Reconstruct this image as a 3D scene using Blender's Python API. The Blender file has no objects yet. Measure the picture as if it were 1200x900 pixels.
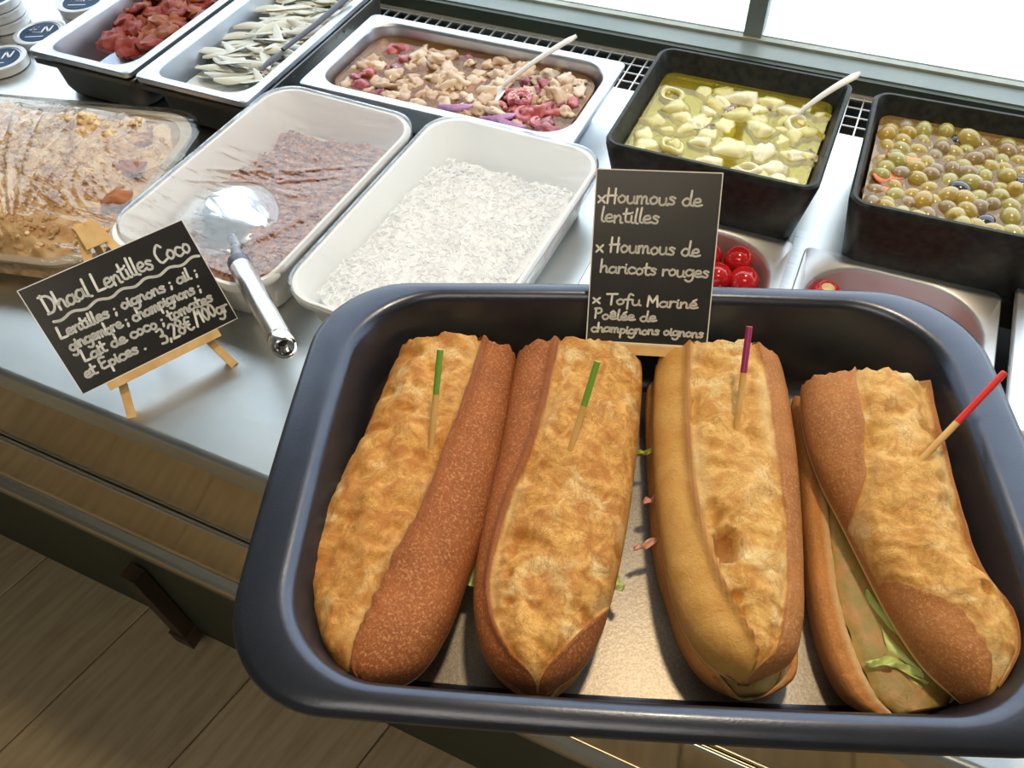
import bpy, math, random
from mathutils import Vector, Matrix, noise
random.seed(7)
PI = math.pi
scn = bpy.context.scene
col = scn.collection

# ------------------------------------------------------------------ camera
H = 0.53                                   # lens height above the worktop (worktop top is z = 0)
RT = ((0.91042665, 0.4118818, -0.03842774),      # right
      (0.30147975, -0.72425073, -0.62013776),    # down
      (-0.28325478, 0.55300476, -0.78355119))    # forward
cd = bpy.data.cameras.new('camera'); cam = bpy.data.objects.new('camera', cd); col.objects.link(cam)
cam.matrix_world = Matrix(((RT[0][0], -RT[1][0], -RT[2][0], 0), (RT[0][1], -RT[1][1], -RT[2][1], 0),
                           (RT[0][2], -RT[1][2], -RT[2][2], H), (0, 0, 0, 1)))
cd.sensor_width = 36; cd.lens = 36 * 920 / 1200; cd.clip_start = 0.01
scn.camera = cam

# ------------------------------------------------------------------ world, lights, exposure
scn.view_settings.view_transform = 'Standard'; scn.view_settings.look = 'None'
scn.view_settings.gamma = 1; scn.view_settings.use_curve_mapping = False
scn.view_settings.exposure = -0.15
w = bpy.data.worlds.new('sky'); scn.world = w; w.use_nodes = True
w.node_tree.nodes['Background'].inputs[0].default_value = (0.80, 0.90, 1.0, 1)
w.node_tree.nodes['Background'].inputs[1].default_value = 3.9

def area_light(name, loc, size, power, color, aim, portal=False, size_y=None):
    l = bpy.data.lights.new(name, 'AREA'); o = bpy.data.objects.new(name, l); col.objects.link(o)
    l.energy = power; l.color = color; l.size = size
    if size_y: l.shape = 'RECTANGLE'; l.size_y = size_y
    o.location = loc
    o.rotation_euler = (Vector(aim) - Vector(loc)).to_track_quat('-Z', 'Y').to_euler()
    if portal: l.cycles.is_portal = True
    return o
area_light('window_portal', (0.2, 1.035, 0.84), 5.4, 1, (1, 1, 1), (0.2, 0, 0.84), True, 1.6)
area_light('ceiling_spot_warm', (0.02, 0.56, 1.42), 0.09, 12, (1.0, 0.78, 0.50), (0.0, 0.25, 0.0))
area_light('room_fill_warm', (0.1, -0.9, 1.66), 1.2, 12, (1.0, 0.84, 0.62), (0.1, -0.7, 0), False, 0.5)  # unseen fill lamp, added to lift the dim room and floor

# ------------------------------------------------------------------ materials
def mat(name, base, rough=0.5, metal=0.0, mix=None, scale=20, detail=4, bump=0.0, bscale=60, stretch=(1, 1, 1),
        ramp=(0.35, 0.65), rand=None, spec=0.5, coat=0.0, rough_var=0.0, sss=0.0, bdist=0.002):
    m = bpy.data.materials.new(name); m.use_nodes = True
    nt = m.node_tree; N = nt.nodes; L = nt.links; p = N['Principled BSDF']
    p.inputs['Base Color'].default_value = (*base, 1); p.inputs['Roughness'].default_value = rough
    p.inputs['Metallic'].default_value = metal; p.inputs['Specular IOR Level'].default_value = spec
    p.inputs['Coat Weight'].default_value = coat
    if sss:
        p.inputs['Subsurface Weight'].default_value = sss; p.inputs['Subsurface Radius'].default_value = (0.01, 0.005, 0.002)
        p.inputs['Subsurface Scale'].default_value = 0.5
    tc = N.new('ShaderNodeTexCoord'); mp = N.new('ShaderNodeMapping'); mp.inputs['Scale'].default_value = stretch
    L.new(tc.outputs['Object'], mp.inputs[0])
    src = None
    if mix:
        n = N.new('ShaderNodeTexNoise'); n.inputs['Scale'].default_value = scale; n.inputs['Detail'].default_value = detail
        L.new(mp.outputs[0], n.inputs['Vector'])
        r = N.new('ShaderNodeValToRGB'); r.color_ramp.elements[0].position = ramp[0]; r.color_ramp.elements[1].position = ramp[1]
        r.color_ramp.elements[0].color = (*base, 1); r.color_ramp.elements[1].color = (*mix, 1)
        L.new(n.outputs[0], r.inputs[0]); src = r.outputs[0]
        if rough_var:
            mr = N.new('ShaderNodeMapRange'); mr.inputs[3].default_value = rough - rough_var; mr.inputs[4].default_value = rough + rough_var
            L.new(n.outputs[0], mr.inputs[0]); L.new(mr.outputs[0], p.inputs['Roughness'])
    if rand:
        oi = N.new('ShaderNodeObjectInfo'); mx = N.new('ShaderNodeMix'); mx.data_type = 'RGBA'
        L.new(oi.outputs['Random'], mx.inputs[0])
        if src: L.new(src, mx.inputs[6])
        else: mx.inputs[6].default_value = (*base, 1)
        mx.inputs[7].default_value = (*rand, 1); src = mx.outputs[2]
    if src: L.new(src, p.inputs['Base Color'])
    if bump:
        n2 = N.new('ShaderNodeTexNoise'); n2.inputs['Scale'].default_value = bscale; n2.inputs['Detail'].default_value = 5
        L.new(mp.outputs[0], n2.inputs['Vector'])
        b = N.new('ShaderNodeBump'); b.inputs['Strength'].default_value = bump; b.inputs['Distance'].default_value = bdist
        L.new(n2.outputs[0], b.inputs['Height']); L.new(b.outputs[0], p.inputs['Normal'])
    return m

def clear_mat(name, tint, rough=0.05, base_fac=0.06, edge=0.5, gloss=(1, 1, 1), bump=0.0, bscale=30, stretch=(1, 1, 1), murk=None, murk_fac=0.2, dist=0.004):
    """thin clear sheet / liquid skin: transparency + fresnel gloss (+ cloudy body)"""
    m = bpy.data.materials.new(name); m.use_nodes = True
    nt = m.node_tree; N = nt.nodes; L = nt.links; N.remove(N['Principled BSDF']); out = N['Material Output']
    t = N.new('ShaderNodeBsdfTransparent'); t.inputs[0].default_value = (*tint, 1)
    g = N.new('ShaderNodeBsdfGlossy'); g.inputs['Color'].default_value = (*gloss, 1); g.inputs['Roughness'].default_value = rough
    lw = N.new('ShaderNodeLayerWeight'); lw.inputs[0].default_value = 0.35
    mr = N.new('ShaderNodeMapRange'); mr.inputs[3].default_value = base_fac; mr.inputs[4].default_value = edge
    L.new(lw.outputs['Fresnel'], mr.inputs[0])
    body = t.outputs[0]
    if murk:
        d = N.new('ShaderNodeBsdfDiffuse'); d.inputs[0].default_value = (*murk, 1)
        mm = N.new('ShaderNodeMixShader'); mm.inputs[0].default_value = murk_fac
        L.new(t.outputs[0], mm.inputs[1]); L.new(d.outputs[0], mm.inputs[2]); body = mm.outputs[0]
    mx = N.new('ShaderNodeMixShader'); L.new(mr.outputs[0], mx.inputs[0]); L.new(body, mx.inputs[1]); L.new(g.outputs[0], mx.inputs[2])
    L.new(mx.outputs[0], out.inputs[0])
    if bump:
        tc = N.new('ShaderNodeTexCoord'); mp = N.new('ShaderNodeMapping'); mp.inputs['Scale'].default_value = stretch
        n = N.new('ShaderNodeTexNoise'); n.inputs['Scale'].default_value = bscale; n.inputs['Detail'].default_value = 3
        L.new(tc.outputs['Object'], mp.inputs[0]); L.new(mp.outputs[0], n.inputs['Vector'])
        b = N.new('ShaderNodeBump'); b.inputs['Strength'].default_value = bump; b.inputs['Distance'].default_value = dist
        L.new(n.outputs[0], b.inputs['Height']); L.new(b.outputs[0], g.inputs['Normal']); L.new(b.outputs[0], lw.inputs['Normal'])
    return m

def bread_mat(name, crust, crust_hi, gold, gold_lo, pale):
    m = bpy.data.materials.new(name); m.use_nodes = True
    nt = m.node_tree; N = nt.nodes; L = nt.links; p = N['Principled BSDF']
    tc = N.new('ShaderNodeTexCoord')
    def noise_n(scale, detail=4, dist=0.0, rough=0.5):
        n = N.new('ShaderNodeTexNoise'); n.inputs['Scale'].default_value = scale; n.inputs['Detail'].default_value = detail
        n.inputs['Distortion'].default_value = dist; n.inputs['Roughness'].default_value = rough
        L.new(tc.outputs['Object'], n.inputs['Vector']); return n
    def ramp(src, a, b, ca, cb):
        r = N.new('ShaderNodeValToRGB'); e = r.color_ramp.elements
        e[0].position = a; e[1].position = b; e[0].color = (*ca, 1); e[1].color = (*cb, 1); L.new(src, r.inputs[0]); return r
    def mixc(f, a, b):
        x = N.new('ShaderNodeMix'); x.data_type = 'RGBA'
        L.new(f, x.inputs[0]); L.new(a, x.inputs[6]); L.new(b, x.inputs[7]); return x.outputs[2]
    B = (0, 0, 0); Wt = (1, 1, 1)
    # brown crust: fine pale blisters over a slow variation of bake
    blis = ramp(noise_n(620, 3, 0.2, 0.7).outputs[0], 0.50, 0.68, B, Wt)
    slow = ramp(noise_n(32, 3).outputs[0], 0.35, 0.7, crust, tuple(c * 1.35 for c in crust))
    hi = N.new('ShaderNodeRGB'); hi.outputs[0].default_value = (*crust_hi, 1)
    cr = mixc(blis.outputs[0], slow.outputs[0], hi.outputs[0])
    # golden torn area
    g1 = ramp(noise_n(75, 6, 1.2, 0.6).outputs[0], 0.38, 0.60, gold_lo, gold)
    pf = ramp(noise_n(38, 4, 0.6).outputs[0], 0.53, 0.68, B, Wt)
    pl = N.new('ShaderNodeRGB'); pl.outputs[0].default_value = (*pale, 1)
    go = mixc(pf.outputs[0], g1.outputs[0], pl.outputs[0])
    def crack(scale, dist, wd_, colr, src):
        n = noise_n(scale, 5, dist, 0.6); a = N.new('ShaderNodeMath'); a.operation = 'SUBTRACT'; a.inputs[1].default_value = 0.5; L.new(n.outputs[0], a.inputs[0])
        a2 = N.new('ShaderNodeMath'); a2.operation = 'ABSOLUTE'; L.new(a.outputs[0], a2.inputs[0])
        r = ramp(a2.outputs[0], 0.0, wd_, Wt, B); c_ = N.new('ShaderNodeRGB'); c_.outputs[0].default_value = (*colr, 1)
        h = N.new('ShaderNodeMath'); h.operation = 'MULTIPLY'; h.inputs[1].default_value = 0.7; L.new(r.outputs[0], h.inputs[0])
        return mixc(h.outputs[0], src, c_.outputs[0])
    go = crack(55, 1.6, 0.018, tuple(c * 0.75 for c in gold_lo), go)
    go = crack(130, 0.8, 0.022, gold_lo, go)
    at = N.new('ShaderNodeAttribute'); at.attribute_name = 'torn'
    am = N.new('ShaderNodeMapRange'); am.inputs[1].default_value = 0.35; am.inputs[2].default_value = 0.65
    L.new(at.outputs['Fac'], am.inputs[0])
    lt_ = N.new('ShaderNodeAttribute'); lt_.attribute_name = 'light_crust'
    lc = ramp(noise_n(60, 4, .5).outputs[0], .35, .65, (0.66, 0.34, 0.075), (0.74, 0.43, 0.12))
    cr = mixc(lt_.outputs['Fac'], cr, lc.outputs[0])
    c1 = mixc(am.outputs[0], cr, go)
    cb = N.new('ShaderNodeAttribute'); cb.attribute_name = 'crumb'
    crumbc = N.new('ShaderNodeRGB'); crumbc.outputs[0].default_value = (*pale, 1)
    c2 = mixc(cb.outputs['Fac'], c1, crumbc.outputs[0])
    br = N.new('ShaderNodeAttribute'); br.attribute_name = 'baked_shade'  # baked crust lips, plus the shade painted into deep holes
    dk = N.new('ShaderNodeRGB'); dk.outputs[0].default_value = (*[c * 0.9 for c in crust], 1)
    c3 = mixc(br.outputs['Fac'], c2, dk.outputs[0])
    L.new(c3, p.inputs['Base Color']); p.inputs['Roughness'].default_value = 0.55
    p.inputs['Specular IOR Level'].default_value = 0.3
    nb = noise_n(330, 8, 0.8, 0.75); b = N.new('ShaderNodeBump'); b.inputs['Strength'].default_value = 0.8; b.inputs['Distance'].default_value = 0.002
    L.new(nb.outputs[0], b.inputs['Height']); L.new(b.outputs[0], p.inputs['Normal'])
    return m

STEEL = mat('brushed_steel', (0.62, 0.66, 0.70), 0.30, 1.0, mix=(0.72, 0.75, 0.78), scale=14, rough_var=0.08, bump=0.05, bscale=200, stretch=(1, 18, 1))
TOPSTEEL = mat('worktop_steel', (0.58, 0.62, 0.63), 0.34, 1.0, mix=(0.70, 0.72, 0.72), scale=9, rough_var=0.12, bump=0.06, bscale=40)
PANSTEEL = mat('pan_steel', (0.60, 0.66, 0.75), 0.36, 1.0, mix=(0.66, 0.71, 0.79), scale=25, rough_var=0.03)
PANELSTEEL = mat('mirror_steel', (0.80, 0.70, 0.52), 0.08, 1.0, mix=(0.72, 0.62, 0.45), scale=4, rough_var=0.03)
RAILSTEEL = mat('rail_steel', (0.72, 0.68, 0.58), 0.22, 1.0)
CHROME = mat('polished_chrome', (0.78, 0.78, 0.80), 0.13, 1.0)
DARKMETAL = mat('dark_collar', (0.10, 0.10, 0.12), 0.35, 0.8)
ENAMEL = mat('grey_enamel', (0.060, 0.068, 0.092), 0.31, 0.82, mix=(0.067, 0.075, 0.100), scale=60, bump=0.05, bscale=700, coat=0.1)
ENAMELBASE = mat('speckled_sheen_enamel', (0.20, 0.175, 0.145), 0.36, 0.45, mix=(0.27, 0.24, 0.20), scale=800, ramp=(0.4, 0.62), bump=0.05, bscale=500)  # beige paints in the warm light the dark tin floor reflects
BLACKPL = mat('black_melamine', (0.012, 0.014, 0.014), 0.42, mix=(0.030, 0.033, 0.032), scale=120, bump=0.05, bscale=300, spec=0.25)
WHITEPL = mat('white_plastic', (0.86, 0.87, 0.86), 0.28, mix=(0.83, 0.84, 0.83), scale=8)
SPOONPL = mat('white_spoon', (0.80, 0.82, 0.85), 0.25)
CLEARDISH = mat('pale_dish', (0.52, 0.46, 0.36), 0.3)
SLATE = mat('blackboard', (0.008, 0.008, 0.009), 0.30, mix=(0.014, 0.014, 0.015), scale=30, bump=0.03, bscale=80)
SLATEEDGE = mat('board_edge', (0.75, 0.75, 0.72), 0.6)
CHALK = mat('chalk_ink', (0.78, 0.78, 0.74), 0.7)
PINE = mat('pine_wood', (0.62, 0.37, 0.14), 0.5, mix=(0.74, 0.50, 0.22), scale=60, stretch=(1, 1, 0.15), bump=0.1, bscale=150)
GREENP = mat('green_paint', (0.022, 0.036, 0.024), 0.5, mix=(0.030, 0.046, 0.030), scale=10)
SILLP = mat('sill_paint', (0.16, 0.21, 0.215), 0.38, mix=(0.20, 0.25, 0.25), scale=14, bump=0.05, bscale=60)
SILLEDGE = mat('sill_edge', (0.36, 0.40, 0.36), 0.4, mix=(0.26, 0.28, 0.24), scale=20)
WALLP = mat('wall_paint', (0.27, 0.25, 0.21), 0.8, mix=(0.24, 0.22, 0.19), scale=3)
PAVE = mat('pavement', (0.82, 0.81, 0.77), 0.8, mix=(0.55, 0.54, 0.50), scale=55, ramp=(0.52, 0.72), detail=6)
WIREM = mat('grate_metal', (0.62, 0.62, 0.60), 0.35, 0.7)
VOID = mat('dark_recess', (0.015, 0.022, 0.03), 0.5)
GLASS = clear_mat('window_glass', (0.97, 0.98, 0.97), 0.02, 0.02, 0.3)
WALNUT = mat('dark_wood', (0.030, 0.022, 0.013), 0.5, mix=(0.065, 0.040, 0.022), scale=30, stretch=(1, 1, 0.1))

# ------------------------------------------------------------------ mesh helpers
class MB:
    def __init__(s): s.v = []; s.f = []
    def add(s, vs, fs):
        o = len(s.v); s.v += [tuple(v) for v in vs]; s.f += [tuple(i + o for i in f) for f in fs]; return s
    def box(s, x0, x1, y0, y1, z0, z1, M=None):
        vs = [Vector((x, y, z)) for z in (z0, z1) for x, y in ((x0, y0), (x1, y0), (x1, y1), (x0, y1))]
        if M: vs = [M @ v for v in vs]
        return s.add(vs, [(0, 3, 2, 1), (4, 5, 6, 7), (0, 1, 5, 4), (1, 2, 6, 5), (2, 3, 7, 6), (3, 0, 4, 7)])
    def loft(s, loops, cap0=True, cap1=True, closed=False):
        n = len(loops[0]); o = len(s.v)
        for l in loops: s.v += [tuple(p) for p in l]
        k = len(loops)
        for i in range(k if closed else k - 1):
            a = o + i * n; b = o + ((i + 1) % k) * n
            for j in range(n): s.f.append((a + j, a + (j + 1) % n, b + (j + 1) % n, b + j))
        if not closed:
            if cap0: s.f.append(tuple(o + j for j in reversed(range(n))))
            if cap1: s.f.append(tuple(o + (k - 1) * n + j for j in range(n)))
        return s
    def tube(s, path, rad, n=10, flat=1.0):
        path = [Vector(p) for p in path]; loops = []
        for i, p in enumerate(path):
            t = (path[min(i + 1, len(path) - 1)] - path[max(i - 1, 0)]).normalized()
            up = Vector((0, 0, 1)) if abs(t.z) < 0.95 else Vector((1, 0, 0))
            a = t.cross(up).normalized(); b = a.cross(t)
            r = rad[i] if isinstance(rad, (list, tuple)) else rad
            loops.append([p + a * math.cos(2 * PI * j / n) * r + b * math.sin(2 * PI * j / n) * r * flat for j in range(n)])
        return s.loft(loops)
    def lathe(s, prof, n=32, M=None, c=(0, 0)):
        loops = []
        for r, z in prof:
            l = [Vector((c[0] + r * math.cos(2 * PI * j / n), c[1] + r * math.sin(2 * PI * j / n), z)) for j in range(n)]
            if M: l = [M @ p for p in l]
            loops.append(l)
        return s.loft(loops)
    def build(s, name, m, parent=None, smooth=True, angle=None):
        me = bpy.data.meshes.new(name); me.from_pydata(s.v, [], s.f); me.update()
        if m: me.materials.append(m)
        if smooth:
            me.polygons.foreach_set('use_smooth', [True] * len(me.polygons))
            try: me.set_sharp_from_angle(angle=angle if angle else math.radians(38))
            except Exception: pass
        o = bpy.data.objects.new(name, me); col.objects.link(o)
        if parent: o.parent = parent
        return o

def tag(o, label=None, cat=None, group=None, kind=None):
    if label: o['label'] = label
    if cat: o['category'] = cat
    if group: o['group'] = group
    if kind: o['kind'] = kind
    return o
def thing(name, label, cat, loc=(0, 0, 0), rz=0.0, group=None):
    o = bpy.data.objects.new(name, None); col.objects.link(o); o.empty_display_size = 0.02
    o.location = loc; o.rotation_euler = (0, 0, rz); return tag(o, label, cat, group)
def structure(name, loc=(0, 0, 0)):
    o = bpy.data.objects.new(name, None); col.objects.link(o); o.location = loc; o['kind'] = 'structure'; return o
def mesh_copy(me, name, m=None, parent=None):
    o = bpy.data.objects.new(name, me); col.objects.link(o)
    if parent: o.parent = parent
    return o
def rrect(wd, d, r, z, n=6, cx=0, cy=0, bow=0.0):
    r = min(r, wd / 2 - 1e-4, d / 2 - 1e-4); pts = []
    for (sx, sy, a0) in ((1, 1, 0), (-1, 1, PI / 2), (-1, -1, PI), (1, -1, 3 * PI / 2)):
        for k in range(n + 1):
            a = a0 + PI / 2 * k / n
            x = sx * (wd / 2 - r) + r * math.cos(a); y = sy * (d / 2 - r) + r * math.sin(a)
            pts.append((x, y))
    if bow:   # densify straight runs and bow them outwards
        q = []
        for i, (x, y) in enumerate(pts):
            x2, y2 = pts[(i + 1) % len(pts)]
            L_ = math.hypot(x2 - x, y2 - y)
            k = 8 if (i % (n + 1)) == n else 1
            for j in range(k): q.append((x + (x2 - x) * j / k, y + (y2 - y) * j / k))
        pts = [(x + math.copysign(bow, x) * max(0, 1 - (2 * y / d) ** 2) * (abs(x) > wd * 0.36), y + math.copysign(bow, y) * max(0, 1 - (2 * x / wd) ** 2) * (abs(y) > d * 0.36)) for x, y in q]
    return [Vector((x + cx, y + cy, z)) for x, y in pts]
def fbm(v, o=4): return noise.fractal(v, 1.0, 2.0, o)

# ------------------------------------------------------------------ room shell
FZ = -0.9
floor = structure('floor', (0, 0, FZ))
OAKS = [mat('oak_plank', (0.50 * k, 0.41 * k, 0.27 * k), 0.42, mix=(0.38 * k, 0.30 * k, 0.19 * k), scale=7, detail=8, stretch=(9, 1, 1), ramp=(0.38, 0.68), bump=0.12, bscale=25) for k in (1.0, 1.1, 0.92)]
fa = math.radians(78 - 90)                       # planks run 78 degrees from the counter line
PW = 0.262
fb = MB(); fb.box(-3.4, 3.2, -3.0, 1.0, -0.03, -0.012); sb_ = fb.build('subfloor', VOID, floor, False)
MF = Matrix.Rotation(fa, 4, 'Z')
x_off = -0.705                                    # one plank joint passes here at y = 0.1
for i in range(-11, 13):
    x0 = x_off + i * PW
    y = -3.6 + random.random() * 1.2
    while y < 1.4:
        ln = 1.22 + random.random() * 0.1
        yc = y + ln / 2; c = MF @ Vector((x0 + PW / 2, yc, 0))
        if -3.5 < c.x < 3.2 and -3.0 < c.y < 0.95:
            pb = MB(); hw, hl, g = PW / 2 - 0.0012, ln / 2 - 0.0012, 0.0025
            pb.loft([[Vector((-hw, -hl, -0.012)), Vector((hw, -hl, -0.012)), Vector((hw, hl, -0.012)), Vector((-hw, hl, -0.012))],
                     [Vector((-hw, -hl, -g)), Vector((hw, -hl, -g)), Vector((hw, hl, -g)), Vector((-hw, hl, -g))],
                     [Vector((-hw + g, -hl + g, 0)), Vector((hw - g, -hl + g, 0)), Vector((hw - g, hl - g, 0)), Vector((-hw + g, hl - g, 0))]])
            o = pb.build('plank', random.choice(OAKS), floor, False); o.location = (c.x, c.y, 0); o.rotation_euler = (0, 0, fa)
        y += ln
b = MB(); b.box(-3.4, 3.2, -3.0, 1.06, 1.72, 1.80); tag(b.build('ceiling', WALLP, None, False), kind='structure')
b = MB(); b.box(-3.45, -3.4, -3.0, 1.06, FZ, 1.72); tag(b.build('wall_left', WALLP, None, False), kind='structure')
b = MB(); b.box(3.2, 3.25, -3.0, 1.06, FZ, 1.72); tag(b.build('wall_right', WALLP, None, False), kind='structure')
b = MB(); b.box(-3.4, 3.2, -3.05, -3.0, FZ, 1.72); tag(b.build('wall_front', WALLP, None, False), kind='structure')
b = MB(); b.box(-3.4, 3.2, 0.985, 1.03, FZ, -0.022); b.box(-3.4, 3.2, 0.985, 1.03, 1.62, 1.72)
tag(b.build('wall_back', WALLP, None, False), kind='structure')
win = structure('window_1', (0, 0, 0))
b = MB(); b.box(-3.4, 3.2, 0.9705, 0.984, -0.02, 0.0215); b.build('window_frame', SILLEDGE, win, False)
b = MB(); b.box(-3.4, 3.2, 0.972, 1.0, 1.58, 1.62); b.build('top_frame', SILLEDGE, win, False)
for xm in (-2.6, -1.37, -0.135, 1.10, 2.33):
    b = MB(); b.box(xm - 0.011, xm + 0.011, 0.975, 1.005, 0.0215, 1.58); b.build('mullion', SILLP, win, False)
for xa, xb in ((-3.4, -2.611), (-2.589, -1.381), (-1.359, -0.146), (-0.124, 1.089), (1.111, 2.319), (2.341, 3.2)):
    b = MB(); b.box(xa, xb, 0.980, 0.984, 0.0215, 1.58); b.build('window_pane', GLASS, win, False)
b = MB(); b.box(-3.4, 3.2, 0.937, 0.970, -0.02, 0.018); b.build('window_sill', SILLP, win, False)
b = MB(); b.box(-9, 9, 1.3, 14, -1.06, -1.0); tag(b.build('ground', PAVE, None, False), kind='structure')

# ------------------------------------------------------------------ counter
XL, XR, YF, YB = -1.9, 1.6, 0.208, 0.9365
ctr = thing('deli_counter', 'long stainless steel deli counter with a mirror-bright front and green plinth', 'counter', (0, 0, 0))
holes = [(-0.180, -0.010, 0.484, 0.633), (0.006, 0.3435, 0.484, 0.633), (XL + .1, XR - .1, 0.838, 0.929)]
def slab_with_holes(z0, z1):
    xs = sorted({XL, XR} | {h[0] for h in holes} | {h[1] for h in holes}); ys = sorted({YF + 0.006, YB} | {h[2] for h in holes} | {h[3] for h in holes})
    bb = MB()
    def hole(i, j):
        if i < 0 or j < 0 or i >= len(xs) - 1 or j >= len(ys) - 1: return True
        xc = (xs[i] + xs[i + 1]) / 2; yc = (ys[j] + ys[j + 1]) / 2
        return any(h[0] < xc < h[1] and h[2] < yc < h[3] for h in holes)
    for i in range(len(xs) - 1):
        for j in range(len(ys) - 1):
            if hole(i, j): continue
            x0, x1, y0, y1 = xs[i], xs[i + 1], ys[j], ys[j + 1]
            P = [(x0, y0), (x1, y0), (x1, y1), (x0, y1)]
            bb.add([(x, y, z1) for x, y in P], [(0, 1, 2, 3)]); bb.add([(x, y, z0) for x, y in P], [(3, 2, 1, 0)])
            for (di, dj, a, c) in ((0, -1, 0, 1), (1, 0, 1, 2), (0, 1, 2, 3), (-1, 0, 3, 0)):
                if hole(i + di, j + dj):
                    bb.add([(*P[a], z0), (*P[c], z0), (*P[c], z1), (*P[a], z1)], [(0, 1, 2, 3)])
    # rolled front edge
    n = 8; prof = [(YF + 0.006, 0.0)] + [(YF + 0.006 - 0.006 * math.sin(a), -0.006 + 0.006 * math.cos(a)) for a in [PI / 2 * k / n for k in range(1, n + 1)]] + [(YF, -0.030), (YF + 0.006, -0.030)]
    bb.loft([[Vector((x, y, z)) for y, z in prof] for x in (XL, XR)])
    return bb
slab_with_holes(-0.03, 0.0).build('worktop', TOPSTEEL, ctr)
b = MB(); b.box(XL, XR, YF + 0.004, YF + 0.014, -0.178, -0.03); b.build('front_panel', PANELSTEEL, ctr, False)
b = MB(); b.tube([(XL, YF + 0.002, -0.183), (XR, YF + 0.002, -0.183)], 0.0042, 10); b.build('upper_rail', RAILSTEEL, ctr)
b = MB(); M_ = Matrix.Translation((0, YF, -0.187)) @ Matrix.Rotation(math.radians(-3), 4, 'X'); b.box(XL, XR, 0.004, 0.012, -0.13, 0, M_)
b.build('lower_panel', PANELSTEEL, ctr, False)
b = MB()
prof = [(0.012, -0.316), (-0.004, -0.318), (-0.010, -0.326), (-0.006, -0.336), (-0.001, -0.340), (-0.010, -0.347), (-0.013, -0.360), (-0.008, -0.372), (0.006, -0.378), (0.014, -0.378)]
b.loft([[Vector((x, YF + y, z)) for y, z in prof] for x in (XL, XR)]); b.build('lower_rail', RAILSTEEL, ctr)
b = MB(); b.box(XL, XR, YF + 0.02, YF + 0.035, -0.80, -0.378); b.build('base_panel', GREENP, ctr, False)
b = MB(); b.box(XL, XR, YF + 0.03, YF + 0.05, -0.9, -0.80); b.build('kickboard', GREENP, ctr, False)
for x in (-1.58, -0.78, 0.02, 0.82):
    b = MB(); Mx = Matrix.Translation((x, YF, -0.62)) @ Matrix.Rotation(math.radians(3), 4, 'Y')
    b.box(-0.014, 0.014, -0.006, 0.018, -0.20, 0.06, Mx)
    b.box(-0.02, 0.02, -0.010, 0.018, -0.22, -0.18, Mx); b.build('bracket_leg', WALNUT, ctr, False)
b = MB(); b.box(XL, XR, YB - 0.02, YB, -0.9, -0.13); b.box(XL, XL + 0.02, YF + 0.04, YB - 0.02, -0.9, -0.03); b.box(XR - 0.02, XR, YF + 0.04, YB - 0.02, -0.9, -0.03)
b.box(XL + 0.02, XR - 0.02, YF + 0.04, YB - 0.02, -0.15, -0.13)
b.build('carcass', VOID, ctr, False)
b = MB(); b.box(XL, XR, YB - 0.007, YB, 0.0, 0.0165); b.build('back_upstand', GREENP, ctr, False)
# pale metal strips beside the small pans
b = MB(); b.box(-0.0090, 0.0015, 0.40, 0.66, 0.0, 0.003); b.build('divider_strip', STEEL, ctr, False)

# air grate behind the pans
gr = thing('air_grate', 'narrow pale metal air grate along the window sill behind the pans', 'grate', (0, 0.8385, -0.003))
for k in range(5):
    b = MB(); b.tube([(XL + .1, 0.006 + k * 0.0195, 0), (XR - .1, 0.006 + k * 0.0195, 0)], 0.0011, 6); b.build('long_bar', WIREM, gr)
b = MB(); x = XL + .1
while x < XR - .1:
    b.box(x - 0.0008, x + 0.0008, 0.001, 0.0885, -0.0012, 0.0012); x += 0.0165
o = b.build('cross_bars', WIREM, gr, False); o['kind'] = 'stuff'
for s in (0, 1):
    b = MB(); b.box(XL + .1, XR - .1, 0.0 if not s else 0.086, 0.004 if not s else 0.09, -0.004, 0.003); b.build('side_bar', WIREM, gr, False)

# ------------------------------------------------------------------ pans and bins
def gn_pan(name, label, cat, cx, cy, wd, d, z, depth, r=0.028, rim=0.013, m=None, rz=0.0, taper=0.010, group=None, r_out=0.008, floor_z=None):
    """steel pan: flat rim, turned down lip, rounded well; origin on what it stands on"""
    m = m or PANSTEEL
    fz = z - depth if floor_z is None else floor_z
    t = thing(name, label, cat, (cx, cy, fz), rz, group); h = z - fz
    n = 10; wi, di = wd - 2 * rim, d - 2 * rim
    bb = MB()
    bb.loft([rrect(wd, d, r_out, h - 0.006, n), rrect(wd, d, r_out, h - 0.001, n), rrect(wd - 0.002, d - 0.002, r_out, h, n),
             rrect(wi + 0.006, di + 0.006, r + 0.003, h, n), rrect(wi + 0.002, di + 0.002, r + 0.001, h - 0.0015, n), rrect(wi, di, r, h - 0.005, n),
             rrect(wi - taper, di - taper, r, 0.012, n), rrect(wi - taper - 0.006, di - taper - 0.006, r, 0.004, n), rrect(wi - taper - 0.022, di - taper - 0.022, r, 0.0012, n)], False, True)
    bb.loft([rrect(wi - taper - 0.022, di - taper - 0.022, r, 0.0, n), rrect(wi - taper - 0.004, di - taper - 0.004, r, 0.003, n), rrect(wi - taper + 0.002, di - taper + 0.002, r, 0.012, n),
             rrect(wi + 0.002, di + 0.002, r, h - 0.006, n), rrect(wd - 0.0012, d - 0.0012, r_out, h - 0.006, n)], True, False)
    bb.build('pan_body', m, t)
    return t, fz
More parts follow.
